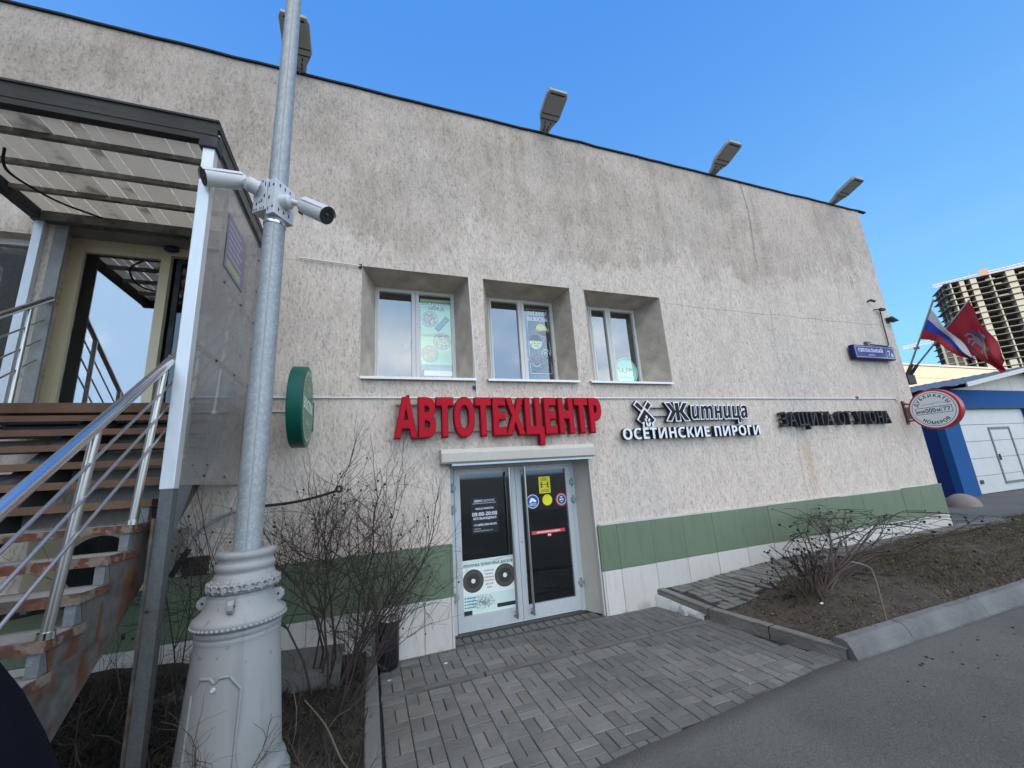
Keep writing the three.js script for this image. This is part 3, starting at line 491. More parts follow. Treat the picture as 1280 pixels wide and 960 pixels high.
  print('distance_sticker', 2.258, 2.432, 1.572, 1.8, 200, 270, (c, w, h) => {
    c.fillStyle = '#f2e21c'; c.fillRect(0, 0, w, h); c.fillStyle = '#111'; c.textAlign = 'center'; c.font = 'bold 26px sans-serif'; c.fillText('ЗОНА', w / 2, 38); c.fillText('РАБОТЫ', w / 2, 66, 170); c.font = 'bold 24px sans-serif'; c.fillText('СОБЛЮДАЙ', w / 2, 226, 180); c.fillText('ДИСТАНЦИЮ', w / 2, 252, 180);
    for (const s of [-1, 1]) { c.save(); c.translate(w / 2 + s * 52, 136); c.scale(s, 1); c.beginPath(); c.arc(2, -38, 12, 0, 7); c.fill(); c.lineWidth = 13; c.strokeStyle = '#111'; c.beginPath(); c.moveTo(0, -22); c.lineTo(4, 10); c.lineTo(18, 48); c.moveTo(4, 10); c.lineTo(-16, 44); c.moveTo(0, -16); c.lineTo(-24, 0); c.moveTo(0, -16); c.lineTo(24, -4); c.stroke(); c.restore(); } c.font = 'bold 26px sans-serif'; c.fillText('2м', w / 2, 140);
  });
  const disc = (name, x, y, r, draw) => { const g = new THREE.CylinderGeometry(r, r, 0.002, 40).rotateX(Math.PI / 2).toNonIndexed(); boxUV(g); g.translate(x, y, z + 0.006); const q = face01(boxUV(g)); part(e, name, q, mat([1, 1, 1], { map: canvasTex(200, 200, draw), roughness: 0.5 })); };
  disc('glove_sticker', 2.148, 1.475, 0.092, (c) => { c.fillStyle = '#eef'; c.fillRect(0, 0, 200, 200); c.fillStyle = '#1c4f94'; c.beginPath(); c.arc(100, 100, 90, 0, 7); c.fill(); c.fillStyle = '#fff'; c.beginPath(); c.ellipse(110, 80, 52, 22, 0.5, 0, 7); c.fill(); c.beginPath(); c.ellipse(74, 92, 20, 36, 0.9, 0, 7); c.fill(); c.font = 'bold 22px sans-serif'; c.textAlign = 'center'; c.fillText('НАДЕНЬТЕ', 100, 142); c.fillText('ПЕРЧАТКИ', 100, 164); });
  disc('yellow_sticker', 2.37, 1.479, 0.074, (c) => { c.fillStyle = '#f6ea20'; c.fillRect(0, 0, 200, 200); });
  disc('mask_sticker', 2.588, 1.47, 0.09, (c) => { c.fillStyle = '#d8484f'; c.fillRect(0, 0, 200, 200); c.fillStyle = '#eee'; c.beginPath(); c.arc(100, 100, 78, 0, 7); c.fill(); c.fillStyle = '#24427c'; c.beginPath(); c.arc(100, 100, 70, 0, 7); c.fill(); c.fillStyle = '#fff'; c.beginPath(); c.ellipse(100, 98, 34, 44, 0, 0, 7); c.fill(); c.fillStyle = '#24427c'; c.fillRect(66, 72, 68, 18); c.fillRect(78, 106, 44, 24); });
  print('red_notice_strip', 2.1, 2.6, 1.042, 1.086, 600, 54, (c, w, h) => { c.fillStyle = '#d8434a'; c.fillRect(0, 0, w, h); c.fillStyle = '#fff'; c.font = 'bold 34px sans-serif'; c.textAlign = 'center'; c.fillText('АВТОМАТИЧЕСКАЯ ДВЕРЬ', w / 2, 39, 570); });
  print('red_notice_tab', 2.33, 2.39, 1.0, 1.04, 60, 40, (c, w, h) => { c.fillStyle = '#d8434a'; c.fillRect(0, 0, w, h); c.fillStyle = '#fff'; c.fillRect(12, 10, 12, 20); c.fillRect(34, 10, 12, 20); });
}
// posters behind the upstairs panes
{
  const flat = (name, x0, x1, y0, y1, w, h, draw, alpha) => part(bld, name, face01(box(x0, x1, y0, y1, -0.482, -0.48)), mat([1, 1, 1], { map: canvasTex(w, h, draw), roughness: 0.8, ...(alpha ? { alphaTest: 0.5 } : {}) }));
  const bowl = (c, x, y, r, base, bits, seed) => { const R = rng(seed); c.fillStyle = '#5f6f70'; c.beginPath(); c.arc(x, y, r, 0, 7); c.fill(); c.fillStyle = '#c9cfc0'; c.beginPath(); c.arc(x, y, r * 0.93, 0, 7); c.fill(); c.fillStyle = base; c.beginPath(); c.arc(x, y, r * 0.82, 0, 7); c.fill(); for (let i = 0; i < 60; i++) { const a = R() * 7, d = Math.sqrt(R()) * r * 0.72; c.fillStyle = bits[Math.floor(R() * bits.length)]; c.beginPath(); c.ellipse(x + d * Math.cos(a), y + d * Math.sin(a), r * 0.16, r * 0.09, R() * 3, 0, 7); c.fill(); } };
  flat('lunch_poster', 0.68, 1.128, 3.36, 4.44, 400, 940, (c, w, h) => {
    c.fillStyle = '#c2e4b4'; c.fillRect(0, 0, w, h); c.fillStyle = '#33645c'; c.textAlign = 'center'; c.font = 'bold 64px serif'; c.fillText('ВОСТОЧНЫЙ', w / 2, 80, 385); c.font = 'bold 84px serif'; c.fillText('обед', w / 2, 146);
    bowl(c, 120, 270, 108, '#9aa58c', ['#c7b98a', '#8a7f60', '#d8d2b4', '#7d8f6a'], 1); c.save(); c.translate(270, 330); c.rotate(-0.85); c.fillStyle = '#5f7f88'; c.fillRect(-110, -34, 230, 74); c.fillStyle = '#86a4a6'; for (let i = 0; i < 5; i++) { c.beginPath(); c.ellipse(-70 + i * 36, 0, 13, 24, 0, 0, 7); c.fill(); } c.restore();
    bowl(c, 268, 560, 112, '#a9b39a', ['#d9dcc6', '#8f9a72', '#c9c49a'], 2); bowl(c, 112, 730, 106, '#b6b58f', ['#d6cf9f', '#c0b98a'], 3); c.fillStyle = '#86a8a0'; c.fillRect(0, 868, w, 72);
  });
  flat('lunch_poster_strip', 0.72, 1.128, 3.28, 3.355, 300, 60, (c, w, h) => { c.fillStyle = '#e8ece6'; c.fillRect(0, 0, w, h); });
  flat('east_poster', 2.32, 2.72, 3.33, 4.44, 400, 1000, (c, w, h) => {
    c.clearRect(0, 0, w, h); c.fillStyle = '#ffffff'; c.textAlign = 'center'; c.font = 'bold 86px serif'; c.fillText('ЗАГЛЯНИ', w / 2, 110, 340); c.fillText('НА ВОСТОК', w / 2, 196, 350);
    c.fillStyle = '#e2d66a'; c.beginPath(); c.ellipse(270, 330, 110, 84, 0.5, 0, 7); c.fill(); c.fillStyle = '#cdb94e'; c.beginPath(); c.ellipse(310, 370, 60, 40, 0.5, 0, 7); c.fill();
    bowl(c, 140, 520, 112, '#dde29a', ['#a9b96a', '#e9ecc0', '#8da05c'], 4); c.lineWidth = 12; c.strokeStyle = '#a9d5cc'; c.beginPath(); c.arc(300, 690, 66, 0, 7); c.stroke(); c.beginPath(); c.arc(300, 690, 24, 0, 7); c.stroke(); c.beginPath(); c.arc(130, 800, 78, 0, 7); c.stroke(); c.fillStyle = '#a9d5cc'; for (let i = 0; i < 9; i++) { c.beginPath(); c.arc(220 + (i % 3) * 70, 770 + Math.floor(i / 3) * 26, 9, 0, 7); c.fill(); }
    c.lineWidth = 7; c.strokeStyle = '#cfdcdc'; c.strokeRect(20, 20, w - 40, h - 40);
  }, true);
  const g = new THREE.CylinderGeometry(0.24, 0.24, 0.002, 48).rotateX(Math.PI / 2).toNonIndexed(); g.translate(4.07, 3.42, -0.481);
  part(bld, 'round_poster', face01(boxUV(g)), mat([1, 1, 1], { roughness: 0.8, map: canvasTex(260, 260, (c) => { c.fillStyle = '#a9e6d2'; c.fillRect(0, 0, 260, 260); c.strokeStyle = '#4f9f8c'; c.lineWidth = 6; c.beginPath(); c.arc(130, 130, 118, 0, 7); c.stroke(); c.lineWidth = 8; c.strokeStyle = '#2f6f58'; c.beginPath(); c.moveTo(60, 90); c.bezierCurveTo(60, 150, 100, 150, 100, 95); c.bezierCurveTo(100, 150, 150, 150, 146, 90); c.moveTo(160, 96); c.lineTo(200, 110); c.lineTo(160, 122); c.stroke(); c.fillStyle = '#3f8a72'; c.font = 'bold 36px sans-serif'; c.textAlign = 'center'; c.fillText('ХАЛЯЛЬ', 130, 196); }) }));
  const dsc = new THREE.CylinderGeometry(0.055, 0.055, 0.01, 32).rotateX(Math.PI / 2).toNonIndexed(); dsc.translate(0.49, 3.69, -0.478); part(bld, 'window_thermometer', dsc, M.whitePlastic);
}
// upper door under the canopy, window to its left
{
  const z = -0.24, d = part(bld, 'upper_door', [box(-3.1, -3.03, 2.75, 4.7, z - 0.06, z), box(-3.03, -1.36, 4.6, 4.7, z - 0.06, z), box(-2.29, -2.2, 2.75, 4.6, z - 0.06, z + 0.01), box(-3.03, -2.29, 4.545, 4.6, z - 0.05, z - 0.005), box(-3.03, -2.985, 2.75, 4.545, z - 0.05, z - 0.005)], M.cream);
  part(d, 'glass_pane', box(-2.985, -2.29, 2.75, 4.545, z - 0.03, z - 0.026), M.upperGlass);
  part(d, 'sliding_leaf', [box(-2.17, -2.12, 2.75, 4.6, z - 0.1, z - 0.065), box(-1.42, -1.36, 2.75, 4.6, z - 0.1, z - 0.065), box(-2.12, -1.42, 4.54, 4.6, z - 0.1, z - 0.065)], M.darkSteel);
  part(d, 'glass_pane', box(-2.12, -1.42, 2.75, 4.54, z - 0.085, z - 0.081), M.doorGlass);
  part(d, 'red_notice', box(-2.1, -1.8, 4.2, 4.5, z - 0.1, z - 0.098), mat([0.3, 0.04, 0.025]));
  part(d, 'motion_sensor', (() => { const g = new THREE.SphereGeometry(1, 20, 12).toNonIndexed(); g.scale(0.075, 0.035, 0.045); g.translate(-2.2, 4.665, z + 0.03); return g; })(), mat([0.012, 0.014, 0.05], { roughness: 0.3 }));
  part(bld, 'door_lintel', box(-3.1, -1.36, 4.7, 4.78, -0.45, -0.02), M.stucco);
  const w = part(bld, 'window', [box(-4.7, -3.26, 4.49, 4.56, -0.2, -0.13), box(-4.7, -3.26, 2.95, 3.02, -0.2, -0.13), box(-3.33, -3.26, 3.02, 4.49, -0.2, -0.13)], M.pvc);
  part(w, 'pane', box(-4.7, -3.33, 3.02, 4.49, -0.17, -0.166), M.glass);
  part(bld, 'door_jamb', box(-3.105, -3.0, 2.75, 4.75, -0.02, 0.004), M.concrete);
}
// surface wiring on the front
part(bld, 'cable_duct', [rod([-1.05, 2.858, 0.012], [10.2, 2.878, 0.012], 0.011, 8), rod([-1.05, 2.7, 0.012], [-0.62, 2.7, 0.012], 0.009, 8), rod([1.29, 4.6, 0.012], [1.335, 2.86, 0.012], 0.01, 8), rod([10.2, 2.878, 0.012], [10.29, 2.82, 0.03], 0.011, 8)], M.whitePlastic);
part(bld, 'wire_rod', rod([-0.84, 4.605, 0.03], [-0.13, 4.58, 0.03], 0.009, 8), M.whitePlastic);
for (const [x, y] of [[-0.13, 4.58], [1.3, 3.0], [9.0, 2.885], [0.45, 2.865]]) part(bld, 'cable_clip', box(x - 0.018, x + 0.018, y - 0.02, y + 0.025, 0.001, 0.035), M.darkSteel);
// ------------------------------------------------------------------ signs on the front
{
  const s = thing('red_letter_sign', 'large red three-dimensional Cyrillic letters over the entrance doors', 'sign', [1.7, 2.3, 0]);
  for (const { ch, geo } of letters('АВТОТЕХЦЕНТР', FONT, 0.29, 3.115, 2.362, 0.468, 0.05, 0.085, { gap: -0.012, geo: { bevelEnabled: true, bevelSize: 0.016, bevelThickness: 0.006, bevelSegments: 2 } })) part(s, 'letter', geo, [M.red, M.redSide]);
  part(s, 'mounting_frame', [box(0.29, 3.05, 2.425, 2.445, 0.01, 0.04), box(0.29, 3.05, 2.765, 2.785, 0.01, 0.04), box(0.29, 0.31, 2.446, 2.764, 0.012, 0.038), box(3.03, 3.05, 2.446, 2.764, 0.012, 0.038)], mat([0.4, 0.32, 0.22], { roughness: 0.6 }));
  part(s, 'cable', tube([[1.46, 2.41, 0.02], [1.5, 2.3, 0.02], [1.58, 2.31, 0.02], [1.6, 2.4, 0.02]], 0.004, 16, 5), M.cream);
}
{
  const white = mat([0.78, 0.8, 0.82], { roughness: 0.4 }), dark = phys([0.026, 0.018, 0.021], { roughness: 0.7, specularIntensity: 0.4 }), side = mat([0.02, 0.021, 0.024], { roughness: 0.6 });
  const s = thing('bakery_sign', 'dark letters outlined in white beside a small windmill, white words underneath', 'sign', [4.8, 2.25, 0]);
  // windmill emblem: dark shapes on a white plate on a dark body
  const sc = 0.00198, ox = 3.71, oy = 2.395, P = (a) => a.map(([x, y]) => [ox + (x - 165) * sc * 0.68, oy + (650 - y) * sc * 0.52]);
  // points read in a 1280-wide drawing of the emblem
  const cx = (x) => ox + 0.37 * (x - 165) / 360, cy = (y) => oy + 0.42 * (655 - y) / 430, Q = (a) => a.map(([x, y]) => [cx(x), cy(y)]);
  const arms = [[[160, 290], [222, 220], [345, 345], [285, 410]], [[415, 222], [488, 290], [400, 395], [330, 330]]], body = [[335, 335], [525, 525], [465, 595], [468, 650], [275, 650], [285, 590], [190, 520]];
  const inn = [[[185, 292], [225, 248], [320, 343], [285, 380]], [[416, 250], [462, 292], [398, 370], [352, 334]], [[340, 368], [495, 526], [452, 570], [430, 545], [440, 630], [305, 630], [318, 548], [262, 568], [218, 520]]];
  const logo = part(s, 'windmill_emblem', [...arms, body].map((a, i) => { const g = extr(poly(Q(a)), 0.05); g.translate(0, 0, 0.03 + i * 0.001); return g; }), side);
  part(logo, 'white_plate', [...arms, body].map((a, i) => { const g = extr(poly(Q(a)), 0.006); g.translate(0, 0, 0.081 + i * 0.0012); return g; }), white);
  part(logo, 'dark_face', inn.map((a) => { const g = extr(poly(Q(a)), 0.004); g.translate(0, 0, 0.091); return g; }), dark);
  const grain = (x, y, rx, ry, rot) => { const sh = new THREE.Shape(); sh.ellipse(0, 0, rx, ry, 0, 6.283, false, 0); const g = extr(sh, 0.004, { curveSegments: 10 }); g.rotateZ(rot); g.translate(cx(x), cy(y), 0.0955); return g; };
  part(logo, 'wheat_ear', [grain(355, 485, 0.019, 0.027, 0), grain(335, 530, 0.015, 0.027, 0.5), grain(392, 530, 0.015, 0.027, -0.5), grain(350, 595, 0.017, 0.036, 0.35), grain(395, 595, 0.017, 0.036, -0.35)], white);
  const script = [...letters('Ж', FONT, 4.27, 4.72, 2.505, 0.26, 0, 1, { shear: 0.0 }), ...letters('umнuца', FONT, 4.735, 5.965, 2.53, 0.262, 0, 1, { shear: 0.12 })].map((l) => l.geo);
  const flat = (word, x0, x1, y0, h, z0, d, o) => letters(word, FONT, x0, x1, y0, h, z0, d, o);
  for (const [w, x0, x1, y0, h, o] of [['Ж', 4.29, 4.71, 2.505, 0.27, {}], ['umнuца', 4.745, 5.955, 2.525, 0.265, { shear: 0.12 }]]) {
    const base = flat(w, x0, x1, y0, h, 0.03, 0.055, { ...o, geo: { bevelEnabled: true, bevelSize: 0.0195, bevelThickness: 0.001, bevelSegments: 1 } }), plate = flat(w, x0, x1, y0, h, 0.087, 0.004, { ...o, geo: { bevelEnabled: true, bevelSize: 0.019, bevelThickness: 0.001, bevelSegments: 1 } }), face = flat(w, x0, x1, y0, h, 0.093, 0.004, { ...o, geo: { bevelEnabled: true, bevelSize: -0.003, bevelThickness: 0.001, bevelSegments: 1 } });
    base.forEach((l, i) => { const b = part(s, 'letter', l.geo, side); part(b, 'white_outline', plate[i].geo, white); part(b, 'dark_face', face[i].geo, dark); });
  }
  for (const { geo } of letters('ОСЕТИНСКИЕ ПИРОГИ', FONT, 3.435, 6.165, 2.238, 0.162, 0.045, 0.06, { geo: { bevelEnabled: true, bevelSize: 0.004, bevelThickness: 0.002, bevelSegments: 1 } })) part(s, 'white_letter', geo, [white, side]);
  part(s, 'mounting_bar', [box(4.0, 5.9, 2.7, 2.716, 0.012, 0.03), box(3.98, 5.9, 2.57, 2.586, 0.012, 0.03), box(3.5, 6.1, 2.31, 2.325, 0.012, 0.04)], side);
}
{
  const face = phys([0.06, 0.06, 0.068], { roughness: 0.9, specularIntensity: 0.4 }), side = mat([0.016, 0.017, 0.02], { roughness: 0.5 });
  const s = thing('black_letter_sign', 'black box letters along the wall near the right corner', 'sign', [8.2, 2.3, 0]);
  for (const { geo } of letters('ЗАЩИТА ОТ УГОНА', FONTR, 6.69, 9.72, 2.365, 0.245, 0.03, 0.085, { gap: 0.035, geo: { bevelEnabled: true, bevelSize: 0.003, bevelThickness: 0.002, bevelSegments: 1 } })) part(s, 'letter', geo, [face, side]);
  part(s, 'mounting_bar', [box(6.75, 9.65, 2.42, 2.435, 0.012, 0.029), box(6.75, 9.65, 2.55, 2.565, 0.012, 0.029)], side);
}
function bladeSign(name, label, x, y, z, rx, ry, t, rim, face, dir, draw) {    // round box standing out from the wall, its face looking along dir on x
  const s = thing(name, label, 'sign', [x, y, 0]);
  const ring = (a, b, d, o) => { const sh = new THREE.Shape(); sh.absellipse(0, 0, a, b, 0, Math.PI * 2, false, 0); return extr(sh, d, { curveSegments: 40, ...o }); };
  const body = ring(rx, ry, t - 0.02, { bevelEnabled: true, bevelSize: 0.008, bevelThickness: 0.01, bevelSegments: 2 }); body.translate(0, 0, -t / 2 + 0.01); body.rotateY(dir * Math.PI / 2); body.translate(x, y, z);
  part(s, 'sign_body', body, rim);
  for (const d of [dir, -dir]) {
    const f = ring(rx * 0.93, ry * 0.93, 0.004); const p = f.attributes.position, uv = f.attributes.uv; for (let i = 0; i < p.count; i++) uv.setXY(i, p.getX(i) / (rx * 1.86) + 0.5, p.getY(i) / (ry * 1.86) + 0.5);
    f.translate(0, 0, t / 2 + 0.001); f.rotateY(d * Math.PI / 2); f.translate(x, y, z); part(s, 'sign_face', f, face ?? mat([1, 1, 1], { roughness: 0.35, map: M[name] ?? (M[name] = canvasTex(640, 640, draw)) }));
  }
  return s;
}
{
  const arc = (c, text, r, mid, flip, font) => { c.font = font; c.textAlign = 'center'; const widths = [...text].map((q) => c.measureText(q).width + 6), tot = widths.reduce((a, b) => a + b, 0); let a = -tot / 2; [...text].forEach((q, i) => { const th = (a + widths[i] / 2) / r; a += widths[i]; c.save(); c.translate(320, 320); c.rotate(flip ? mid - th : mid + th); c.translate(0, flip ? r : -r); c.fillText(q, 0, flip ? 0 : 0); c.restore(); }); };
  const s = bladeSign('round_sign', 'round red-rimmed white sign on a bracket at the right corner', 10.42, 2.57, 0.49, 0.38, 0.38, 0.14, mat([0.42, 0.02, 0.03], { roughness: 0.35 }), null, -1, (c) => {
    c.fillStyle = '#dfe3e4'; c.fillRect(0, 0, 640, 640); c.strokeStyle = '#20242c'; c.lineWidth = 7; c.beginPath(); c.arc(320, 320, 292, 0, 7); c.stroke();
    c.fillStyle = '#1c2028'; arc(c, 'ДУБЛИКАТЫ', 214, 0, false, 'bold 80px sans-serif'); arc(c, 'НОМЕРОВ', 268, 0, true, 'bold 82px sans-serif');
    c.lineWidth = 8; c.strokeRect(76, 280, 488, 112); c.lineWidth = 5; c.beginPath(); c.moveTo(424, 280); c.lineTo(424, 392); c.stroke(); c.textAlign = 'center'; c.font = 'bold 70px sans-serif'; c.font = 'bold 88px sans-serif'; c.fillText('мм', 142, 370, 124); c.font = 'bold 104px sans-serif'; c.fillText('000', 278, 374, 146); c.font = 'bold 88px sans-serif'; c.fillText('м', 386, 370, 62); c.font = 'bold 92px sans-serif'; c.fillText('77', 494, 366);
    c.lineWidth = 6; c.strokeStyle = '#4a7fb0'; c.beginPath(); c.moveTo(300, 232); c.quadraticCurveTo(400, 190, 500, 236); c.stroke(); c.strokeStyle = '#b04a4a'; c.beginPath(); c.moveTo(170, 244); c.quadraticCurveTo(260, 200, 350, 240); c.stroke();
  });
  part(s, 'bracket', [rod([10.42, 2.76, 0.02], [10.42, 2.72, 0.2], 0.016, 8), rod([10.42, 2.4, 0.02], [10.42, 2.4, 0.2], 0.016, 8), box(10.39, 10.45, 2.34, 2.82, 0.004, 0.03)], mat([0.12, 0.012, 0.016], { roughness: 0.5 }));
  part(s, 'bracket_box', box(10.38, 10.46, 2.44, 2.68, 0.05, 0.13), M.galvDull);
  const gr = bladeSign('green_round_sign', 'dark green round sign standing out from the wall behind the lamp post', -0.665, 2.67, 0.46, 0.41, 0.41, 0.135, phys([0.004, 0.095, 0.068], { roughness: 0.4, specularIntensity: 0.5 }), null, 1, (c) => {
    c.fillStyle = '#3f6f58'; c.fillRect(0, 0, 640, 640); c.strokeStyle = '#b9d0ae'; c.lineWidth = 14; c.setLineDash([34, 16]); c.beginPath(); c.arc(320, 320, 290, 0, 7); c.stroke(); c.setLineDash([]); c.fillStyle = '#e8f0ea'; c.textAlign = 'center'; c.font = 'bold 128px sans-serif'; c.fillText('ВОСТОК', 320, 360, 560); c.fillStyle = '#8fae92'; c.font = 'bold 60px sans-serif'; c.fillText('КАФЕ', 320, 190); c.fillText('ОБЕДЫ', 320, 480);
  });
  part(gr, 'wall_box', rbox(-0.72, -0.59, 2.47, 2.8, 0.002, 0.07, 0.008), mat([0.005, 0.06, 0.046], { roughness: 0.35 }));
}
{
  const s = thing('street_name_plate', 'blue illuminated street name plate high on the wall by the right corner', 'sign', [9.75, 3.66, 0]);
  part(s, 'plate_body', rbox(9.1, 10.4, 3.672, 3.965, 0.03, 0.13, 0.02, 3), phys([0.006, 0.02, 0.1], { roughness: 0.5, specularIntensity: 0.4 }));
  part(s, 'plate_face', face01(box(9.12, 10.38, 3.69, 3.947, 0.131, 0.133)), mat([1, 1, 1], { roughness: 0.3, map: canvasTex(1024, 210, (c, w, h) => { c.fillStyle = '#122e74'; c.fillRect(0, 0, w, h); c.strokeStyle = '#c8d2e8'; c.lineWidth = 6; c.strokeRect(14, 14, w - 28, h - 28); c.beginPath(); c.moveTo(800, 14); c.lineTo(800, h - 14); c.stroke(); c.fillStyle = '#e8eef8'; c.textAlign = 'center'; c.font = 'bold 84px serif'; c.fillText('СИГНАЛЬНЫЙ', 406, 106, 720); c.font = '46px serif'; c.fillText('проезд', 406, 168); c.font = 'bold 130px serif'; c.fillText('7', 872, 152); c.font = 'bold 84px serif'; c.fillText('А', 948, 166); }) }));
  part(s, 'mounting_bracket', [box(9.72, 9.75, 3.965, 4.08, 0.02, 0.06), box(9.7, 9.85, 4.05, 4.08, 0.002, 0.05)], M.galvDull);
  part(s, 'cable', tube([[9.86, 4.03, 0.03], [10.2, 4.02, 0.03], [10.46, 4.03, 0.03], [10.49, 4.12, 0.03], [10.5, 4.5, 0.03], [10.53, 4.85, 0.03]], 0.012, 40, 6), M.black);
}
// small fittings by the top right corner
{
  const fit = thing('wall_camera', 'small dark camera on the wall, uppermost fitting near the right corner', 'camera', [10.26, 5.0, 0]);
  part(fit, 'mount', rod([10.24, 5.05, 0.0], [10.24, 5.05, 0.04], 0.022, 12), M.darkSteel); part(fit, 'camera_body', rod([10.235, 5.06, 0.05], [10.29, 5.0, 0.11], 0.025, 12), M.darkSteel);
  const f2 = thing('wall_lamp', 'small dark wall lamp above the hooked cable near the right corner', 'lamp', [10.5, 4.83, 0]);
  part(f2, 'arm', rod([10.36, 4.86, 0.0], [10.42, 4.85, 0.08], 0.011, 8), M.darkSteel); part(f2, 'lamp_head', [rbox(10.42, 10.57, 4.815, 4.87, 0.05, 0.12, 0.015)], M.darkSteel);
  const f3 = thing('corner_hood', 'small grey sheet metal hood at the right end of the wall', 'hood', [10.75, 4.6, 0]);
  part(f3, 'hood', [beam([10.68, 4.68, 0.07], [10.9, 4.6, 0.07], 0.13, 0.014)], M.galvDull); part(f3, 'bracket', [rod([10.74, 4.6, 0.0], [10.8, 4.63, 0.08], 0.01, 6), box(10.7, 10.76, 4.57, 4.66, 0.001, 0.02)], M.darkSteel);
}
// roof edge lamps
{
  const shell = mat([0.34, 0.34, 0.32], { roughness: 0.5 }), lens = mat([0.3, 0.3, 0.275], { roughness: 0.3 });
  const xs = [-0.961, 2.706, 6.369, 9.928];
  const labels = ['flat grey street lamp head on the roof edge behind the lamp post', 'flat grey street lamp head on the roof edge above the middle window', 'flat grey street lamp head on the roof edge, second from the right corner', 'flat grey street lamp head on the roof edge nearest the right corner'];
  let first;
  xs.forEach((x, i) => {
    if (!i) {
      const t = first = thing('street_lamp', labels[0], 'lamp', [x, 7.42, 0.02], 'lamps along the roof edge');
      // built lying along +z, then tipped up
      const up = new THREE.Matrix4().makeRotationX(-0.3), put = (g) => { g.applyMatrix4(up); return g; };
      const sh = poly([[-0.065, 0], [0.065, 0], [0.09, 0.1], [0.165, 0.25], [0.165, 0.57], [0.14, 0.62], [-0.14, 0.62], [-0.165, 0.57], [-0.165, 0.25], [-0.09, 0.1]]);
      const b = extr(sh, 0.05, { bevelEnabled: true, bevelSize: 0.01, bevelThickness: 0.012, bevelSegments: 2 }); b.rotateX(Math.PI / 2); b.translate(0, 0.05, 0);
      part(t, 'lamp_housing', put(boxUV(b)), shell, true);
      part(t, 'lens', put(rbox(-0.145, 0.145, -0.022, -0.013, 0.3, 0.57, 0.006)), lens, true);
      part(t, 'lens_frame', [box(-0.155, 0.155, -0.019, -0.0125, 0.285, 0.292), box(-0.15, 0.15, -0.019, -0.0125, 0.205, 0.215), box(-0.12, 0.12, -0.02, -0.0125, 0.578, 0.592)].map(put), M.felt, true);
      const sc = []; for (const [a, z] of [[-0.03, 0.05], [0.03, 0.05], [-0.035, 0.1], [0.035, 0.1], [-0.05, 0.16], [0.05, 0.16]]) sc.push(box(a - 0.008, a + 0.008, -0.021, -0.012, z - 0.018, z + 0.018)); part(t, 'clamp_slot', sc.map(put), M.black, true);
      part(t, 'arm', rod([0, 0.0, 0.04], [0, -0.03, -0.55], 0.03, 12), M.galvDull, true);
    } else { const c = first.clone(); c.name = numbered('street_lamp'); c.position.x = x; c.userData = { ...first.userData, label: labels[i] }; scene.add(c); }
  });
}
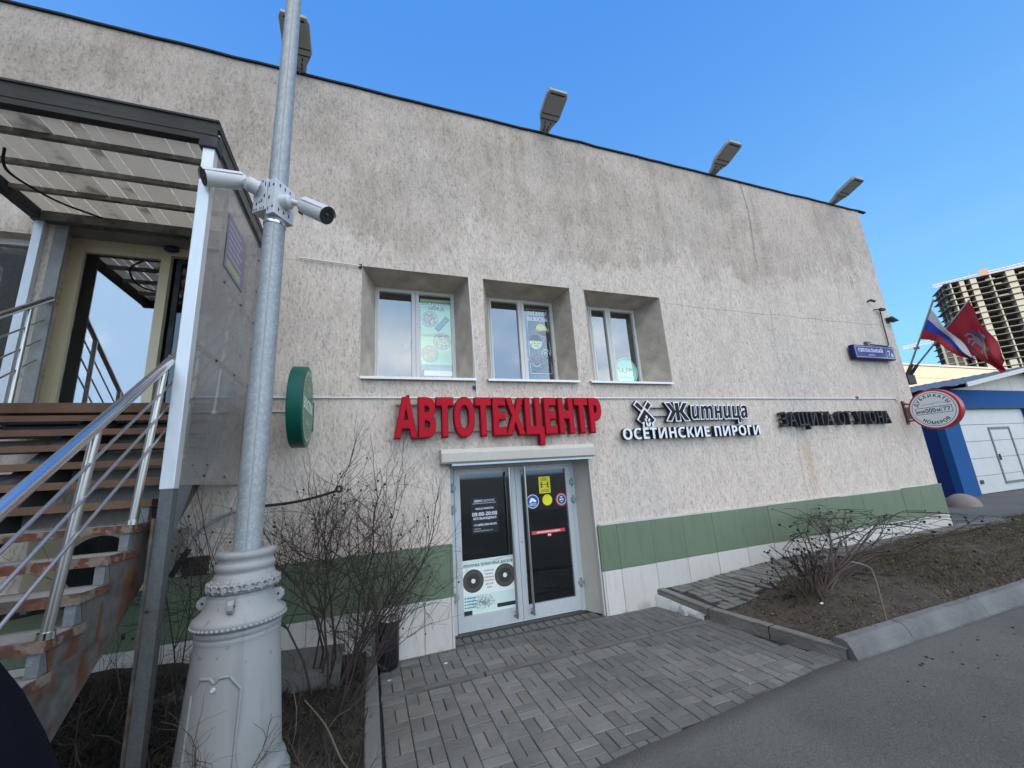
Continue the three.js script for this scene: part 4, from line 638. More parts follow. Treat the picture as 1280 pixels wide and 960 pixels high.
// ------------------------------------------------------------------ canopy over the upper door
{
  const t = thing('entrance_canopy', 'weathered canopy with aluminium post and clear side panel over the steps', 'canopy', [-2.2, 4.7, 0]);
  part(t, 'front_fascia', [box(-3.26, -1.225, 4.745, 4.87, 1.605, 1.635)], M.canopyEdge);
  part(t, 'roof_trim', [box(-3.28, -1.215, 4.87, 4.888, 1.5, 1.65), box(-1.2235, -1.21, 4.8, 4.869, 0.02, 1.634)], M.canopyEdge);
  part(t, 'front_beam', box(-3.26, -1.225, 4.69, 4.744, 1.56, 1.63), M.canopyEdge);
  part(t, 'side_beam', box(-1.29, -1.225, 4.7, 4.8, 0.1, 1.559), M.canopyFrame); part(t, 'side_beam', box(-3.26, -3.18, 4.7, 4.8, 0.1, 1.559), M.darkSteel);
  part(t, 'back_beam', box(-3.26, -1.225, 4.69, 4.8, 0.012, 0.09), M.canopyFrame);
  for (const z of [1.245, 0.861, 0.484]) part(t, 'purlin', box(-3.18, -1.29, 4.742, 4.787, z - 0.02, z + 0.02), M.purlin ??= mat([0.3, 0.275, 0.23], { map: T.dirty, roughness: 0.7 }));
  const R = rng(401); let x = -3.18; while (x < -1.3) { const w = Math.min(0.07 + 0.2 * R(), -1.29 - x); part(t, 'ceiling_board', (() => { const y = 4.79 + 0.004 * R(), a = x + 0.004, b = x + w - 0.003 - 0.004 * R(); return boxUV(quad([a, y, 0.09], [b, y, 0.09], [b, y, 1.57], [a, y, 1.57])); })(), [M.canopyBoard, M.canopyBoardB ??= phys([0.44, 0.4, 0.32], { map: T.dirty, roughness: 1, transmission: 0.6, thickness: 0 }), M.canopyBoardC ??= phys([0.54, 0.49, 0.4], { map: T.faint, roughness: 1, transmission: 0.6, thickness: 0 })][Math.floor(R() * 3)]); x += w; }
  const p = part(t, 'post', rbox(-1.305, -1.222, 1.9, 4.7, 1.565, 1.648, 0.006), M.aluPost);
  part(p, 'corner_plate', rbox(-1.33, -1.2, 4.6, 4.7, 1.54, 1.67, 0.01), M.darkSteel);
  part(t, 'post_base', [beam([-1.258, 0.1, 1.61], [-1.262, 1.95, 1.605], 0.072, 0.08)], M.postGrey ??= mat([0.12, 0.13, 0.13], { map: T.metal, roughness: 0.7 }));
  part(t, 'post_angle', [beam([-1.3, 0.12, 1.66], [-1.305, 1.72, 1.655], 0.014, 0.03)], M.rustRun);
  part(t, 'post_gusset', [extr(poly([[0, 1.93], [0.26, 1.93], [0.05, 1.62], [0, 1.62]]), 0.006).rotateY(Math.PI / 2).translate(-1.24, 0, 1.56)], M.galvDull);
  part(t, 'wall_post', box(-3.235, -3.165, 2.6, 4.69, 0.004, 0.06), M.aluPost);
  const sp = part(t, 'side_panel', box(-1.252, -1.248, 1.93, 4.83, 0.02, 1.6), M.acrylic);
  part(sp, 'panel_strip', [box(-1.268, -1.253, 3.68, 3.74, 0.02, 1.56), box(-1.268, -1.253, 2.95, 3.0, 0.02, 1.56), box(-1.268, -1.253, 1.93, 1.98, 0.02, 1.56), box(-1.268, -1.253, 1.98, 4.8, 0.02, 0.06), box(-1.268, -1.253, 3.741, 4.69, 1.14, 1.2)], M.galvDull);
  const sc = []; for (const y of [2.0, 2.5, 2.97, 3.4, 3.71, 4.1, 4.5]) for (const z of [0.05, 0.55, 1.05, 1.55]) if (z < 0.1 || z > 1.5 || [2.0, 2.97, 3.71].includes(y)) sc.push(rod([-1.247, y, z], [-1.24, y, z], 0.011, 8)); stuff(part(sp, 'screws', sc, M.black));
  part(t, 'notice', face01(box(0, 0.56, 3.84, 4.38, 0, 0.003)).rotateY(Math.PI / 2).translate(-1.246, 0, 1.12), mat([1, 1, 1], { roughness: 0.5, map: canvasTex(300, 300, (c) => { c.fillStyle = '#7a7788'; c.fillRect(0, 0, 300, 300); c.fillStyle = '#a3a1ae'; for (let i = 0; i < 6; i++) c.fillRect(24, 30 + i * 34, 180 + (i * 37) % 70, 14); c.fillStyle = '#a3a878'; c.fillRect(24, 240, 220, 40); }) }));
  part(t, 'hanging_cable', tube([[-2.86, 4.735, 1.06], [-2.93, 4.7, 0.95], [-2.99, 4.7, 0.8], [-2.97, 4.72, 0.58], [-2.88, 4.73, 0.37], [-2.66, 4.74, 0.16]], 0.011, 40, 6), M.rubber);
}
// ------------------------------------------------------------------ the outside steps
{
  const t = thing('staircase', 'rusty steel outside staircase with stainless handrails at the left', 'stairs', [-2.2, 0, 2]);
  const Y = (i) => 2.744 - 0.15 * i, Z = (i) => 0.309 + 0.205 * i, x0 = -3.05, x1 = -1.375, R = rng(411);
  part(t, 'landing', [box(-3.1, -1.33, 2.655, 2.744, -0.235, 0.309)], M.rustBrown);
  for (let i = 1; i < 17; i++) {
    const y = Y(i), z = Z(i), tr = part(t, 'tread', [box(x0 + 0.01, x1 - 0.012, y - 0.034, y - 0.003, z - 0.285, z - 0.008)], M.tread);
    part(tr, 'tread_edge', [box(x0, x1, y - 0.046 - 0.004 * R(), y, z - 0.007, z), box(x0, x1, y - 0.0025, y, z - 0.035, z - 0.0071), box(x1 - 0.011, x1, y - 0.046, y - 0.0001, z - 0.29, z - 0.0072)], i < 7 ? M.rustBrown : M.rust);
    if (i > 5) part(tr, 'tread_support', [box(x1 - 0.06, x1 - 0.014, y - 0.15, y - 0.05, z - 0.075, z - 0.012)], M.galvDull);
    if (i < 7) part(t, 'riser_board', box(i < 3 ? x0 : x0 + 0.3 + 0.25 * ((i * 7) % 4), x1 - 0.02, y - 0.15, y - 0.05, z - 0.30, z - 0.288), i % 2 ? M.concrete : M.stucco);
  }
  const side = (xa, m) => { const P = [[Z(0) - 0.02, Y(0) - 0.09]]; for (let i = 1; i < 17; i++) { P.push([Z(i) - 0.3, Y(i) - 0.05], [Z(i) - 0.04, Y(i) - 0.05]); } P.push([Z(16) - 0.04, 0.05], [Z(14) - 0.1, 0.05], [Z(0) - 0.02, Y(0) - 0.5]); const g = extr(poly(P), 0.012); g.rotateY(-Math.PI / 2); return part(t, 'stringer', boxUV(g.translate(xa, 0, 0)), m); };
  side(-1.386, M.rustRun); side(-3.03, M.rustRun);
  part(t, 'centre_stringer', beam([-2.3, Y(0) - 0.26, Z(0)], [-2.3, Y(16) - 0.24, Z(16)], 0.24, 0.2), M.darkSteel);
  part(t, 'landing_beam', box(-3.05, -1.4, 2.5, 2.65, 0.1, 0.2), M.darkSteel);
  // right-hand rail
  const hy = (z) => 2.723 - 0.8 * (z - 1.716), X = -1.335;
  const h = part(t, 'handrail', [rod([X, hy(0.3), 0.3], [X, hy(3.4), 3.4], 0.03, 16)], M.steel);
  part(h, 'rail_bar', [0.19, 0.36, 0.53].flatMap((d) => [rod([X, hy(0.3) - d, 0.3], [X, hy(3.4) - d, 3.4], 0.0085, 8)]), M.brushed);
  part(h, 'rail_clip', box(X - 0.03, X + 0.04, hy(1.58) - 0.01, hy(1.58) + 0.012, 1.55, 1.6), M.galv);
  for (const i of [1, 4, 7, 10, 13]) { const z = Z(i) + 0.035 - (i > 5 ? 0.07 : 0.05), y = Y(i), p = part(t, 'rail_post', rod([X - 0.06, y, z], [X, hy(z) - 0.03, z], 0.023, 14), M.brushed); part(p, 'post_flange', rod([X - 0.06, y - 0.001, z], [X - 0.06, y + 0.03, z], 0.033, 14), M.steel); }
  const X2 = -3.02, hl = (z) => 3.87 - 0.77 * z, l = part(t, 'handrail', [rod([X2, hl(0), 0], [X2, hl(2.6), 2.6], 0.026, 14)], M.brushed);
  part(l, 'rail_bar', [0.22, 0.43, 0.63].map((d) => rod([X2, hl(0.03) - d, 0.03], [X2, hl(2.6) - d, 2.6], 0.0085, 8)), M.brushed);
  for (const i of [0, 3, 6]) { const z = Z(i) - 0.09, y = Y(i); part(t, 'rail_post', rod([X2, y, z], [X2, hl(z), z], 0.023, 14), M.brushed); }
}
// ------------------------------------------------------------------ things under and beside the steps
{
  const ac = thing('air_conditioner', 'beige air conditioner with round black fan grille under the steps', 'air conditioner', [-2.25, 1.05, 0]);
  part(ac, 'casing', rbox(-2.62, -1.86, 1.06, 1.6, 0.12, 0.4, 0.02), M.cream);
  const rings = []; for (let i = 0; i < 12; i++) { const g = new THREE.TorusGeometry(0.035 + i * 0.0165, 0.003, 5, 40).toNonIndexed(); g.translate(-2.14, 1.34, 0.415); rings.push(g); } for (let i = 0; i < 8; i++) rings.push(rod([-2.14, 1.34, 0.415], [-2.14 + 0.225 * Math.cos(i * 0.785), 1.34 + 0.225 * Math.sin(i * 0.785), 0.415], 0.003, 5));
  part(ac, 'fan_grille', rings, M.darkSteel); part(ac, 'fan_opening', rod([-2.14, 1.34, 0.395], [-2.14, 1.34, 0.404], 0.226, 40), M.black);
  for (const x of [-2.55, -1.95]) part(ac, 'bracket', [box(x - 0.02, x + 0.02, 1.02, 1.058, 0.001, 0.42), box(x - 0.02, x + 0.02, 0.8, 1.02, 0.001, 0.03)], M.galvDull);
  const v = thing('wall_vent', 'dark brown slatted box vent on the wall behind the steps', 'vent', [-1.56, 1.1, 0]);
  part(v, 'vent_box', box(-1.66, -1.46, 1.1, 1.27, 0.001, 0.05), M.darkWood); for (let i = 0; i < 4; i++) part(v, 'slat', box(-1.655, -1.465, 1.11 + i * 0.042, 1.135 + i * 0.042, 0.051, 0.062), M.darkWood);
  single('wooden_beam', [beam([-3.2, 0.98, 0.35], [-2.3, 1.08, 0.3], 0.1, 0.12)], M.darkWood, 'dark weathered timber lying behind the lower treads of the steps', 'timber', [-2.7, 1, 0.3]);
  single('wooden_strut', [beam([-1.7, 1.53, 0.1], [-1.745, 1.1, 0.1], 0.06, 0.07), box(-1.735, -1.665, 1.49, 1.55, 0.001, 0.14)], mat([0.42, 0.38, 0.31], { map: T.wood }), 'pale wooden strut leaning on the wall by the post', 'strut', [-1.72, 1.1, 0.1]);
  const hose = thing('drain_hose', 'grey ribbed hose with black wrapped end curving along the wall', 'hose', [-1.5, 1.1, 0]);
  part(hose, 'wrapped_end', tube([[-1.72, 1.13, 0.12], [-1.66, 1.25, 0.12], [-1.6, 1.36, 0.12]], 0.026, 16, 8), M.rubber);
  part(hose, 'hose', tube([[-1.6, 1.36, 0.12], [-1.54, 1.5, 0.12], [-1.42, 1.6, 0.1], [-1.24, 1.67, 0.09], [-1.05, 1.69, 0.08]], 0.016, 30, 8), mat([0.28, 0.28, 0.27], { roughness: 0.8 }));
  const cb = thing('black_cable', 'thick black cable sticking out of the wall behind the bare bush', 'cable', [-0.7, 1.7, 0]);
  part(cb, 'cable', tube([[-1.1, 1.7, 0.1], [-0.8, 1.71, 0.13], [-0.55, 1.745, 0.16], [-0.32, 1.8, 0.2]], 0.014, 30, 8), M.rubber); part(cb, 'cable_end', new THREE.TorusGeometry(0.028, 0.012, 8, 16).toNonIndexed().translate(-0.29, 1.82, 0.2), M.rubber);
  const bin = thing('litter_bin', 'small black cylindrical litter bin against the wall left of the doors', 'bin', [0.215, 0, 0.17]);
  part(bin, 'bin_body', lathe([[0, 0.02], [0.108, 0.02], [0.118, 0.06], [0.122, 0.45], [0.115, 0.46]], 32, [0.215, 0, 0.17]), mat([0.012, 0.01, 0.014], { roughness: 0.3 })); part(bin, 'rim', new THREE.TorusGeometry(0.12, 0.01, 8, 40).rotateX(Math.PI / 2).toNonIndexed().translate(0.215, 0.465, 0.17), M.steel); part(bin, 'ash_tray', lathe([[0.0, 0.44], [0.06, 0.44], [0.11, 0.465]], 32, [0.215, 0, 0.17]), M.brushed);
  single('dark_bundle', (() => { const g = new THREE.IcosahedronGeometry(1, 5), p = g.attributes.position; for (let i = 0; i < p.count; i++) { const k = 1 + 0.05 * (fbm(p.getX(i) * 2 + 5, p.getY(i) * 2 + p.getZ(i), 421) - 0.5); p.setXYZ(i, p.getX(i) * k, p.getY(i) * k, p.getZ(i) * k); } g.computeVertexNormals(); g.scale(0.365, 0.78, 0.32); g.rotateZ(0.3); g.translate(-0.918, 0.998, 3.738); return boxUV(g); })(), phys([0.006, 0.007, 0.011], { roughness: 1, specularIntensity: 0.15 }), 'dark navy cloth bundle cut off by the lower left corner, before the steps', 'bundle', [-0.93, 0.3, 3.75]);
}
// ------------------------------------------------------------------ lamp post with its cast base and cameras
{
  const KB = 0.84, PX = -0.775, PZ = 1.66, lean = 0.006, at = (y) => PX + lean * y;
  const t = thing('lamp_post', 'galvanised lamp post on an ornate grey cast base in front', 'lamp post', [PX, 0, PZ]);
  part(t, 'pole', [rod([at(1.2), 1.2, PZ], [at(4.2), 4.2, PZ], 0.086, 32, 0.077), rod([at(4.2), 4.2, PZ], [at(9.5), 9.5, PZ], 0.074, 32, 0.045)].map((g) => { const q = g.attributes.uv; for (let i = 0; i < q.count; i++) q.setXY(i, q.getX(i) * 0.65, q.getY(i) * 3); return g; }), M.galv);
  part(t, 'weld_seam', [rod([at(1.25) + 0.012, 1.25, PZ + 0.085], [at(4.2) + 0.012, 4.2, PZ + 0.076], 0.0035, 6), rod([at(4.2) + 0.012, 4.2, PZ + 0.073], [at(9.3) + 0.012, 9.3, PZ + 0.046], 0.0035, 6)], M.galv);
  const base = [[0.33, 0], [0.395, 0.03], [0.4, 0.14], [0.385, 0.165], [0.37, 0.18], [0.372, 0.2], [0.36, 0.225], [0.338, 0.245], [0.334, 0.27], [0.305, 0.65], [0.284, 0.9], [0.278, 0.955], [0.284, 0.965], [0.284, 0.985], [0.277, 0.995], [0.288, 1.0], [0.288, 1.02], [0.28, 1.03], [0.3, 1.036], [0.31, 1.045], [0.31, 1.062], [0.312, 1.07], [0.305, 1.085], [0.285, 1.098], [0.258, 1.12], [0.238, 1.15], [0.226, 1.185], [0.222, 1.2], [0.213, 1.204], [0.215, 1.218], [0.205, 1.224]];
  const neck = [[0.205, 1.224], [0.228, 1.232], [0.238, 1.255], [0.232, 1.282], [0.212, 1.31], [0.2, 1.335], [0.193, 1.34], [0.197, 1.352], [0.205, 1.362], [0.208, 1.375], [0.205, 1.388], [0.196, 1.398], [0.19, 1.404], [0.19, 1.42], [0.198, 1.43], [0.204, 1.442], [0.204, 1.456], [0.195, 1.47], [0.17, 1.474], [0.1, 1.472], [0.1, 1.44]];
  const b = part(t, 'cast_base', [lathe(base.map(([r, y]) => [r * KB, y]), 72, [PX, 0.0, PZ])], M.castGrey); part(t, 'collar', [lathe(neck.map(([r, y]) => [r * KB, y]), 72, [at(1.3), 0, PZ])], M.castGrey);
  // acanthus band
  const leaves = []; for (let i = 0; i < 18; i++) { const a = i / 18 * 6.2832; for (const [dr, dy, rx, ry, s] of [[0, 0, 0.03, 0.034, 0.02], [0.006, -0.012, 0.016, 0.02, 0.016], [-0.012, 0.03, 0.03, 0.014, 0.014]]) { const g = new THREE.SphereGeometry(1, 10, 8).toNonIndexed(); g.scale(rx * KB, ry, s); g.rotateZ(0.25); g.translate(0, 1.262 + dy, 0.228 * KB + dr); g.rotateY(a); g.translate(at(1.26), 0, PZ); leaves.push(g); } for (const s of [-1, 1]) { const g = new THREE.TorusGeometry(0.017, 0.006, 6, 14).toNonIndexed(); g.translate(s * 0.017, 1.268, 0.243 * KB); g.rotateY(a + 0.17); g.translate(at(1.26), 0, PZ); leaves.push(g); } }
  part(t, 'leaf_band', leaves, M.castGrey);
  const beads = []; for (let i = 0; i < 56; i++) { const g = new THREE.SphereGeometry(0.0105, 8, 6).toNonIndexed(); g.scale(1.1, 1, 1); g.translate(0, 1.05, 0.308 * KB); g.rotateY(i / 56 * 6.2832); g.translate(PX, 0, PZ); beads.push(g); } part(t, 'bead_rim', beads, M.castGrey);
  for (let i = 0; i < 4; i++) { const a = -0.02 + i * 1.5708, g = extr(poly([[0.2, 1.205], [0.262, 1.2], [0.285, 1.18], [0.287, 1.155], [0.27, 1.135], [0.24, 1.13], [0.225, 1.15]]), 0.026, { bevelEnabled: true, bevelSize: 0.004, bevelThickness: 0.004, bevelSegments: 2 }); g.translate(-0.042, 0, -0.013); const m = part(t, 'lug', boxUV(g.rotateY(a - Math.PI / 2).translate(PX, 0, PZ)), M.castGrey); const s = V(0.216, 1.168, 0.02).applyAxisAngle(V(0, 1, 0), a - Math.PI / 2), e = V(0.216, 1.168, -0.02).applyAxisAngle(V(0, 1, 0), a - Math.PI / 2); part(m, 'bolt', rod([PX + s.x, s.y, PZ + s.z], [PX + e.x, e.y, PZ + e.z], 0.008, 8), M.darkSteel); }
  // raised octagonal access door outline, wrapped onto the cone
  const rAt = (y) => KB * lerp(0.334, 0.284, (y - 0.27) / 0.63), a0 = -0.2, on = (u, y, d = 0) => { const r = rAt(y) + d, a = a0 + KB * u / r; return [PX + r * Math.sin(a), y, PZ + r * Math.cos(a)]; };
  const oct = [[-0.1, 0.80], [-0.03, 0.80], [0.0, 0.775], [0.03, 0.8], [0.09, 0.8], [0.165, 0.72], [0.165, 0.32], [0.09, 0.245], [-0.09, 0.245], [-0.165, 0.32], [-0.165, 0.72], [-0.1, 0.8]];
  const seg = []; for (let i = 0; i < oct.length - 1; i++) { const n = 6; for (let k = 0; k < n; k++) { const l = (q) => oct[i].map((c, j) => lerp(c, oct[i + 1][j], q)); seg.push(rod(on(...l(k / n), 0.001), on(...l((k + 1.08) / n), 0.001), 0.0085, 8)); } }
  const d = part(t, 'access_door', seg, M.castGrey);
  for (const y of [0.745, 0.285]) part(d, 'screw', (() => { const p = on(0, y, -0.003), q = on(0, y, 0.012); return rod(p, q, 0.011, 12); })(), M.camWhite);
  // perforated steel box with two halves round the pole
  const by = 4.0, bx = at(4.15), q = -0.62, turn = (g) => g.rotateY(q).translate(bx, by, PZ);
  const box1 = part(t, 'camera_mount', [rbox(-0.135, -0.003, 0.05, 0.345, -0.1, 0.1, 0.006), rbox(0.005, 0.085, 0.0, 0.32, -0.1, 0.1, 0.006)].map(turn), M.bracketWhite);
  const sl = [], slot = (x, y, w, h) => sl.push(box(x, x + w, y - h / 2, y + h / 2, 0.099, 0.1015));
  for (const x of [-0.122, -0.108, -0.094, -0.06, -0.046]) for (const y of [0.07, 0.322]) slot(x, y, 0.006, 0.022);
  for (const [x, y, w, h] of [[-0.022, 0.29, 0.008, 0.035], [-0.026, 0.18, 0.012, 0.03], [-0.024, 0.07, 0.008, 0.025], [0.02, 0.27, 0.008, 0.045], [0.022, 0.15, 0.014, 0.03], [0.02, 0.05, 0.01, 0.03], [0.06, 0.26, 0.014, 0.02], [0.06, 0.06, 0.014, 0.02], [-0.1, 0.24, 0.01, 0.01], [-0.075, 0.13, 0.02, 0.01], [-0.1, 0.12, 0.01, 0.03], [-0.05, 0.14, 0.01, 0.03]]) slot(x, y, w, h);
  for (const z of [-0.07, -0.045, -0.02, 0.02, 0.045, 0.07]) for (const y of [0.07, 0.31]) sl.push(box(-0.1366, -0.134, y, y + 0.024, z, z + 0.007)); for (const z of [-0.05, 0.0, 0.05]) for (const y of [0.04, 0.14, 0.26]) sl.push(box(0.084, 0.0866, y, y + 0.03, z, z + 0.01));
  stuff(part(box1, 'slots', sl.map(turn), M.black));
  for (const y of [4.0, 4.34]) part(t, 'clamp_band', lathe([[0.08, y - 0.05], [0.083, y - 0.05], [0.083, y - 0.03], [0.08, y - 0.03]], 32, [at(y), 0, PZ]), M.steel);
  function cam(label, A, B, D, E, tilt) {         // junction box at A (axis to B), arm to D (back of body), body to E
    const c = thing('bullet_camera', label, 'camera', A, 'surveillance cameras on the lamp post'), a = V(...A), n = V(...B).sub(a).normalize(), pt = (k) => a.clone().addScaledVector(n, k).toArray();
    part(c, 'junction_box', [rod(pt(-0.02), pt(0.055), 0.058, 32), rod(pt(0.055), pt(0.07), 0.058, 32, 0.042)], M.camWhite); part(c, 'arm', [rod(pt(0.065), D, 0.026, 16, 0.018), new THREE.SphereGeometry(0.03, 16, 12).toNonIndexed().translate(...D)], M.camWhite);
    const d = V(...E).sub(V(...D)), L = d.length(), body = lathe([[0, 0], [0.04, 0.0], [0.058, 0.012], [0.066, 0.035], [0.068, L * 0.75], [0.07, L], [0.062, L], [0.062, L - 0.03], [0, L - 0.03]], 32), Mx = new THREE.Matrix4().compose(V(...D), new THREE.Quaternion().setFromUnitVectors(V(0, 1, 0), d.clone().normalize()), V(1, 1, 1));
    part(c, 'camera_body', body.applyMatrix4(Mx), M.camWhite);
    const f = part(c, 'front_glass', lathe([[0, L - 0.018], [0.0625, L - 0.018], [0.0645, L + 0.002], [0.056, L + 0.002], [0, L - 0.004]], 32).applyMatrix4(Mx), M.black); part(f, 'lens', lathe([[0, L + 0.004], [0.016, L + 0.002], [0.02, L - 0.006]], 20).applyMatrix4(Mx), mat([0.02, 0.02, 0.03], { roughness: 0.1 }));
    const up = V(0, 1, 0).addScaledVector(d.clone().normalize(), -d.clone().normalize().y).normalize(), hood = new THREE.CylinderGeometry(0.074, 0.074, L * 0.92, 32, 1, true, -1.25, 2.5).toNonIndexed(); const yAx = d.clone().normalize(), xAx = new THREE.Vector3().crossVectors(yAx, up); hood.translate(0, L * 0.58, 0); hood.applyMatrix4(new THREE.Matrix4().makeBasis(xAx, yAx, up.clone()).setPosition(...D)); part(c, 'sun_hood', hood, M.camWhite.clone());
    part(c, 'screw_cover', rod(V(...D).addScaledVector(d, 0.1).addScaledVector(up, -0.055).toArray(), V(...D).addScaledVector(d, 0.1).addScaledVector(up, -0.074).toArray(), 0.02, 12), M.black);
  }
  cam('white bullet camera on the lamp post pointing left towards the steps', [-0.895, 4.25, 1.72], [-1.03, 4.28, 1.78], [-0.985, 4.36, 1.62], [-1.235, 4.25, 1.75]);
  cam('white bullet camera on the lamp post pointing right and down', [-0.69, 4.15, 1.72], [-0.55, 4.15, 1.77], [-0.545, 4.13, 1.75], [-0.34, 3.96, 1.9]);
}
// ------------------------------------------------------------------ bare shrubs
function branchSet(seed, opt) {                    // grows stems, returns [thick, fine, tips]
  const R = rng(seed), thick = [], fine = [], tips = [], sets = [];
  const grow = (p, d, r, L, depth) => {
    const n = 3; let a = p.clone(), dir = d.clone(), rr = r;
    for (let i = 0; i < n; i++) {
      dir.add(V((R() - 0.5) * opt.wiggle, (R() - 0.5) * opt.wiggle + opt.lift, (R() - 0.5) * opt.wiggle)).normalize();
      const b = a.clone().addScaledVector(dir, L / n), r2 = rr * 0.86; if (opt.top && b.y > opt.top(b.x, b.z) + 0.1 * R()) { dir.y = -0.15 * R(); dir.normalize(); b.copy(a).addScaledVector(dir, 0.7 * L / n); } if (b.z < 0.05) { b.z = 0.05 + 0.02 * R(); dir.z = Math.abs(dir.z); }
      (r > 0.0045 ? thick : fine).push(rod(a.toArray(), b.toArray(), rr, r > 0.0045 ? 6 : 4, r2)); a = b; rr = r2;
      if (depth > 0 && (i > 0 || depth < opt.depth)) { const k = R() < opt.split ? 2 : 1; for (let q = 0; q < k; q++) { const side = V(R() - 0.5, (R() - 0.35) * 0.8, R() - 0.5).normalize(); grow(a, dir.clone().addScaledVector(side, opt.spread).normalize(), rr * 0.68, L * (0.5 + 0.25 * R()), depth - 1); } }
    }
    if (depth > 0) grow(a, dir, rr * 0.9, L * 0.65, depth - 1); else tips.push(a);
  };
  for (const [p, d, r, L] of opt.stems(R)) { const at = thick.length; grow(V(...p), V(...d).normalize(), r, L, opt.depth); sets.push(thick.slice(at)); }
  return [sets, fine, tips];
}
function shrub(name, label, base, seed, opt) {
  const [a, f, tips] = branchSet(seed, opt), t = thing(name, label, 'shrub', base), R = rng(seed + 1);
  for (const g of a) if (g.length) part(t, 'stem', g, opt.mat ?? M.twig); stuff(part(t, 'twigs', f, opt.mat2 ?? M.twig));
  const be = []; for (const p of tips) if (R() < opt.berries) { const s = opt.bsize * (0.6 + 0.7 * R()), g = new THREE.IcosahedronGeometry(s, 1); g.translate(p.x, p.y, p.z); be.push(g); }
  if (be.length) stuff(part(t, 'buds', be, M.berry));
  return t;
}
shrub('bare_bush', 'dense leafless dark bush growing between the lamp post and the doors', [-0.35, 0.15, 0.5], 501, {
  depth: 3, wiggle: 0.7, lift: 0.02, split: 0.45, spread: 1.1, berries: 0.08, bsize: 0.009,
  stems: (R) => Array.from({ length: 13 }, (_, i) => { const u = i / 12; return [[-0.5 + 0.42 * u + 0.1 * (R() - 0.5), 0.12, 0.42 + 0.35 * R()], [-0.22 + 0.66 * u + 0.25 * (R() - 0.5), 1, 0.1 * (R() - 0.5)], 0.0095 + 0.003 * R(), 0.74 + 0.34 * R()]; }),
});
shrub('bare_bush', 'lower straggling leafless bush leaning over the litter bin beside the paving', [-0.05, 0.1, 0.75], 502, {
  depth: 3, wiggle: 0.4, lift: 0.0, split: 0.4, spread: 0.95, berries: 0.05, bsize: 0.008,
  stems: (R) => Array.from({ length: 9 }, () => [[-0.3 + 0.3 * R(), 0.08, 0.4 + 0.7 * R()], [0.25 + 0.7 * R() - 0.2, 0.95, 0.3 * (R() - 0.5)], 0.007 + 0.003 * R(), 0.42 + 0.2 * R()]),
});
shrub('bare_bush', 'thin leafless saplings rising between the steps and the lamp post', [-1.15, 0.2, 0.9], 503, {
  depth: 2, wiggle: 0.3, lift: 0.04, split: 0.3, spread: 0.9, berries: 0.3, bsize: 0.009,
  stems: (R) => [[[-1.2, 0.2, 1.2], [0.02, 1, 0.03], 0.006, 0.95], [[-1.0, 0.2, 0.7], [-0.12, 1, 0.05], 0.007, 0.95], [[-1.3, 0.25, 1.0], [-0.02, 1, 0.1], 0.006, 0.7], [[-1.6, 0.25, 1.5], [0.2, 0.8, 0.2], 0.005, 0.4], [[-0.95, 0.2, 0.9], [-0.3, 1, 0], 0.006, 0.85]],
});
shrub('dry_bramble', 'tangled dry brown stems low on the ground by the kerb and lamp post', [-0.4, 0.1, 1.4], 504, {
  depth: 2, wiggle: 0.9, lift: -0.03, split: 0.4, spread: 1.2, berries: 0, bsize: 0.01, mat: M.twigLight, mat2: mat([0.075, 0.055, 0.042], { roughness: 1 }),
  stems: (R) => Array.from({ length: 46 }, () => { const x = -1.9 + 1.85 * R(), z = 0.5 + 2.0 * R(); return [[x, 0.06 + 0.12 * sstep(-0.1, -2.2, x), z], [R() - 0.5, 0.3 + 0.5 * R(), R() - 0.5], 0.0048, 0.24 + 0.2 * R()]; }),
});
shrub('thorny_shrub', 'leafless thorny shrub with dark seed heads leaning right on the bed', [5.0, 0.22, 1.3], 511, {
  depth: 2, wiggle: 0.5, lift: 0.0, split: 0.22, spread: 0.75, berries: 0.6, bsize: 0.015, top: (x, z) => (x < 4.9 ? 1.15 : 0.98 + 0.22 * (fbm(x * 3, z * 3, 515) - 0.5) - 0.09 * Math.max(0, x - 6.6)), mat: mat([0.07, 0.05, 0.042], { roughness: 1 }),
  stems: (R) => [...Array.from({ length: 13 }, (_, i) => { const u = i / 12, a = lerp(-1.0, 1.32, u); return [[4.95 + 0.24 * (R() - 0.5), 0.2, 1.3 + 0.24 * (R() - 0.5)], [Math.sin(a), Math.cos(a) * 0.8, -0.4 * R() * u - 0.05], 0.012 + 0.007 * R(), a < 0.2 ? 0.27 + 0.1 * R() : lerp(0.22, 1.15, Math.pow(clamp((a - 0.2) / 1.1), 1.6))]; }), ...Array.from({ length: 9 }, () => [[5.0 + 0.2 * R(), 0.2, 1.3], [1, 0.28 + 0.25 * R(), -0.1 - 0.4 * R()], 0.014, 1.2 + 0.5 * R()]), [[4.82, 0.2, 1.3], [-0.28, 1, -0.1], 0.012, 0.33]],
});
{
  const R = rng(521), g = []; for (let i = 0; i < 80; i++) { const a = R() * 6.28, d = 0.22 * Math.sqrt(R()), x = 4.95 + d * Math.cos(a) * 1.2, z = 1.3 + d * Math.sin(a); g.push(rod([x, lawnY(x, z) - 0.02, z], [x + 0.14 * (R() - 0.5), lawnY(x, z) + 0.06 + 0.14 * R(), z + 0.14 * (R() - 0.5)], 0.004, 4, 0.002)); }
  const o = single('dry_stubble', g, mat([0.085, 0.06, 0.042], { roughness: 1 }), 'dry brown stubble round the foot of the thorny shrub', 'stubble', [4.95, 0.2, 1.3]); stuff(o);
}
single('bent_stick', tube([[5.02, 0.12, 1.97], [5.03, 0.35, 1.96], [5.05, 0.55, 1.94], [5.04, 0.63, 1.93], [4.96, 0.68, 1.92], [4.8, 0.73, 1.9]], 0.0075, 40, 7), mat([0.22, 0.165, 0.11], { roughness: 0.9 }), 'pale bent stick standing in the bed beside the street kerb', 'stick', [5.02, 0.15, 1.97]);
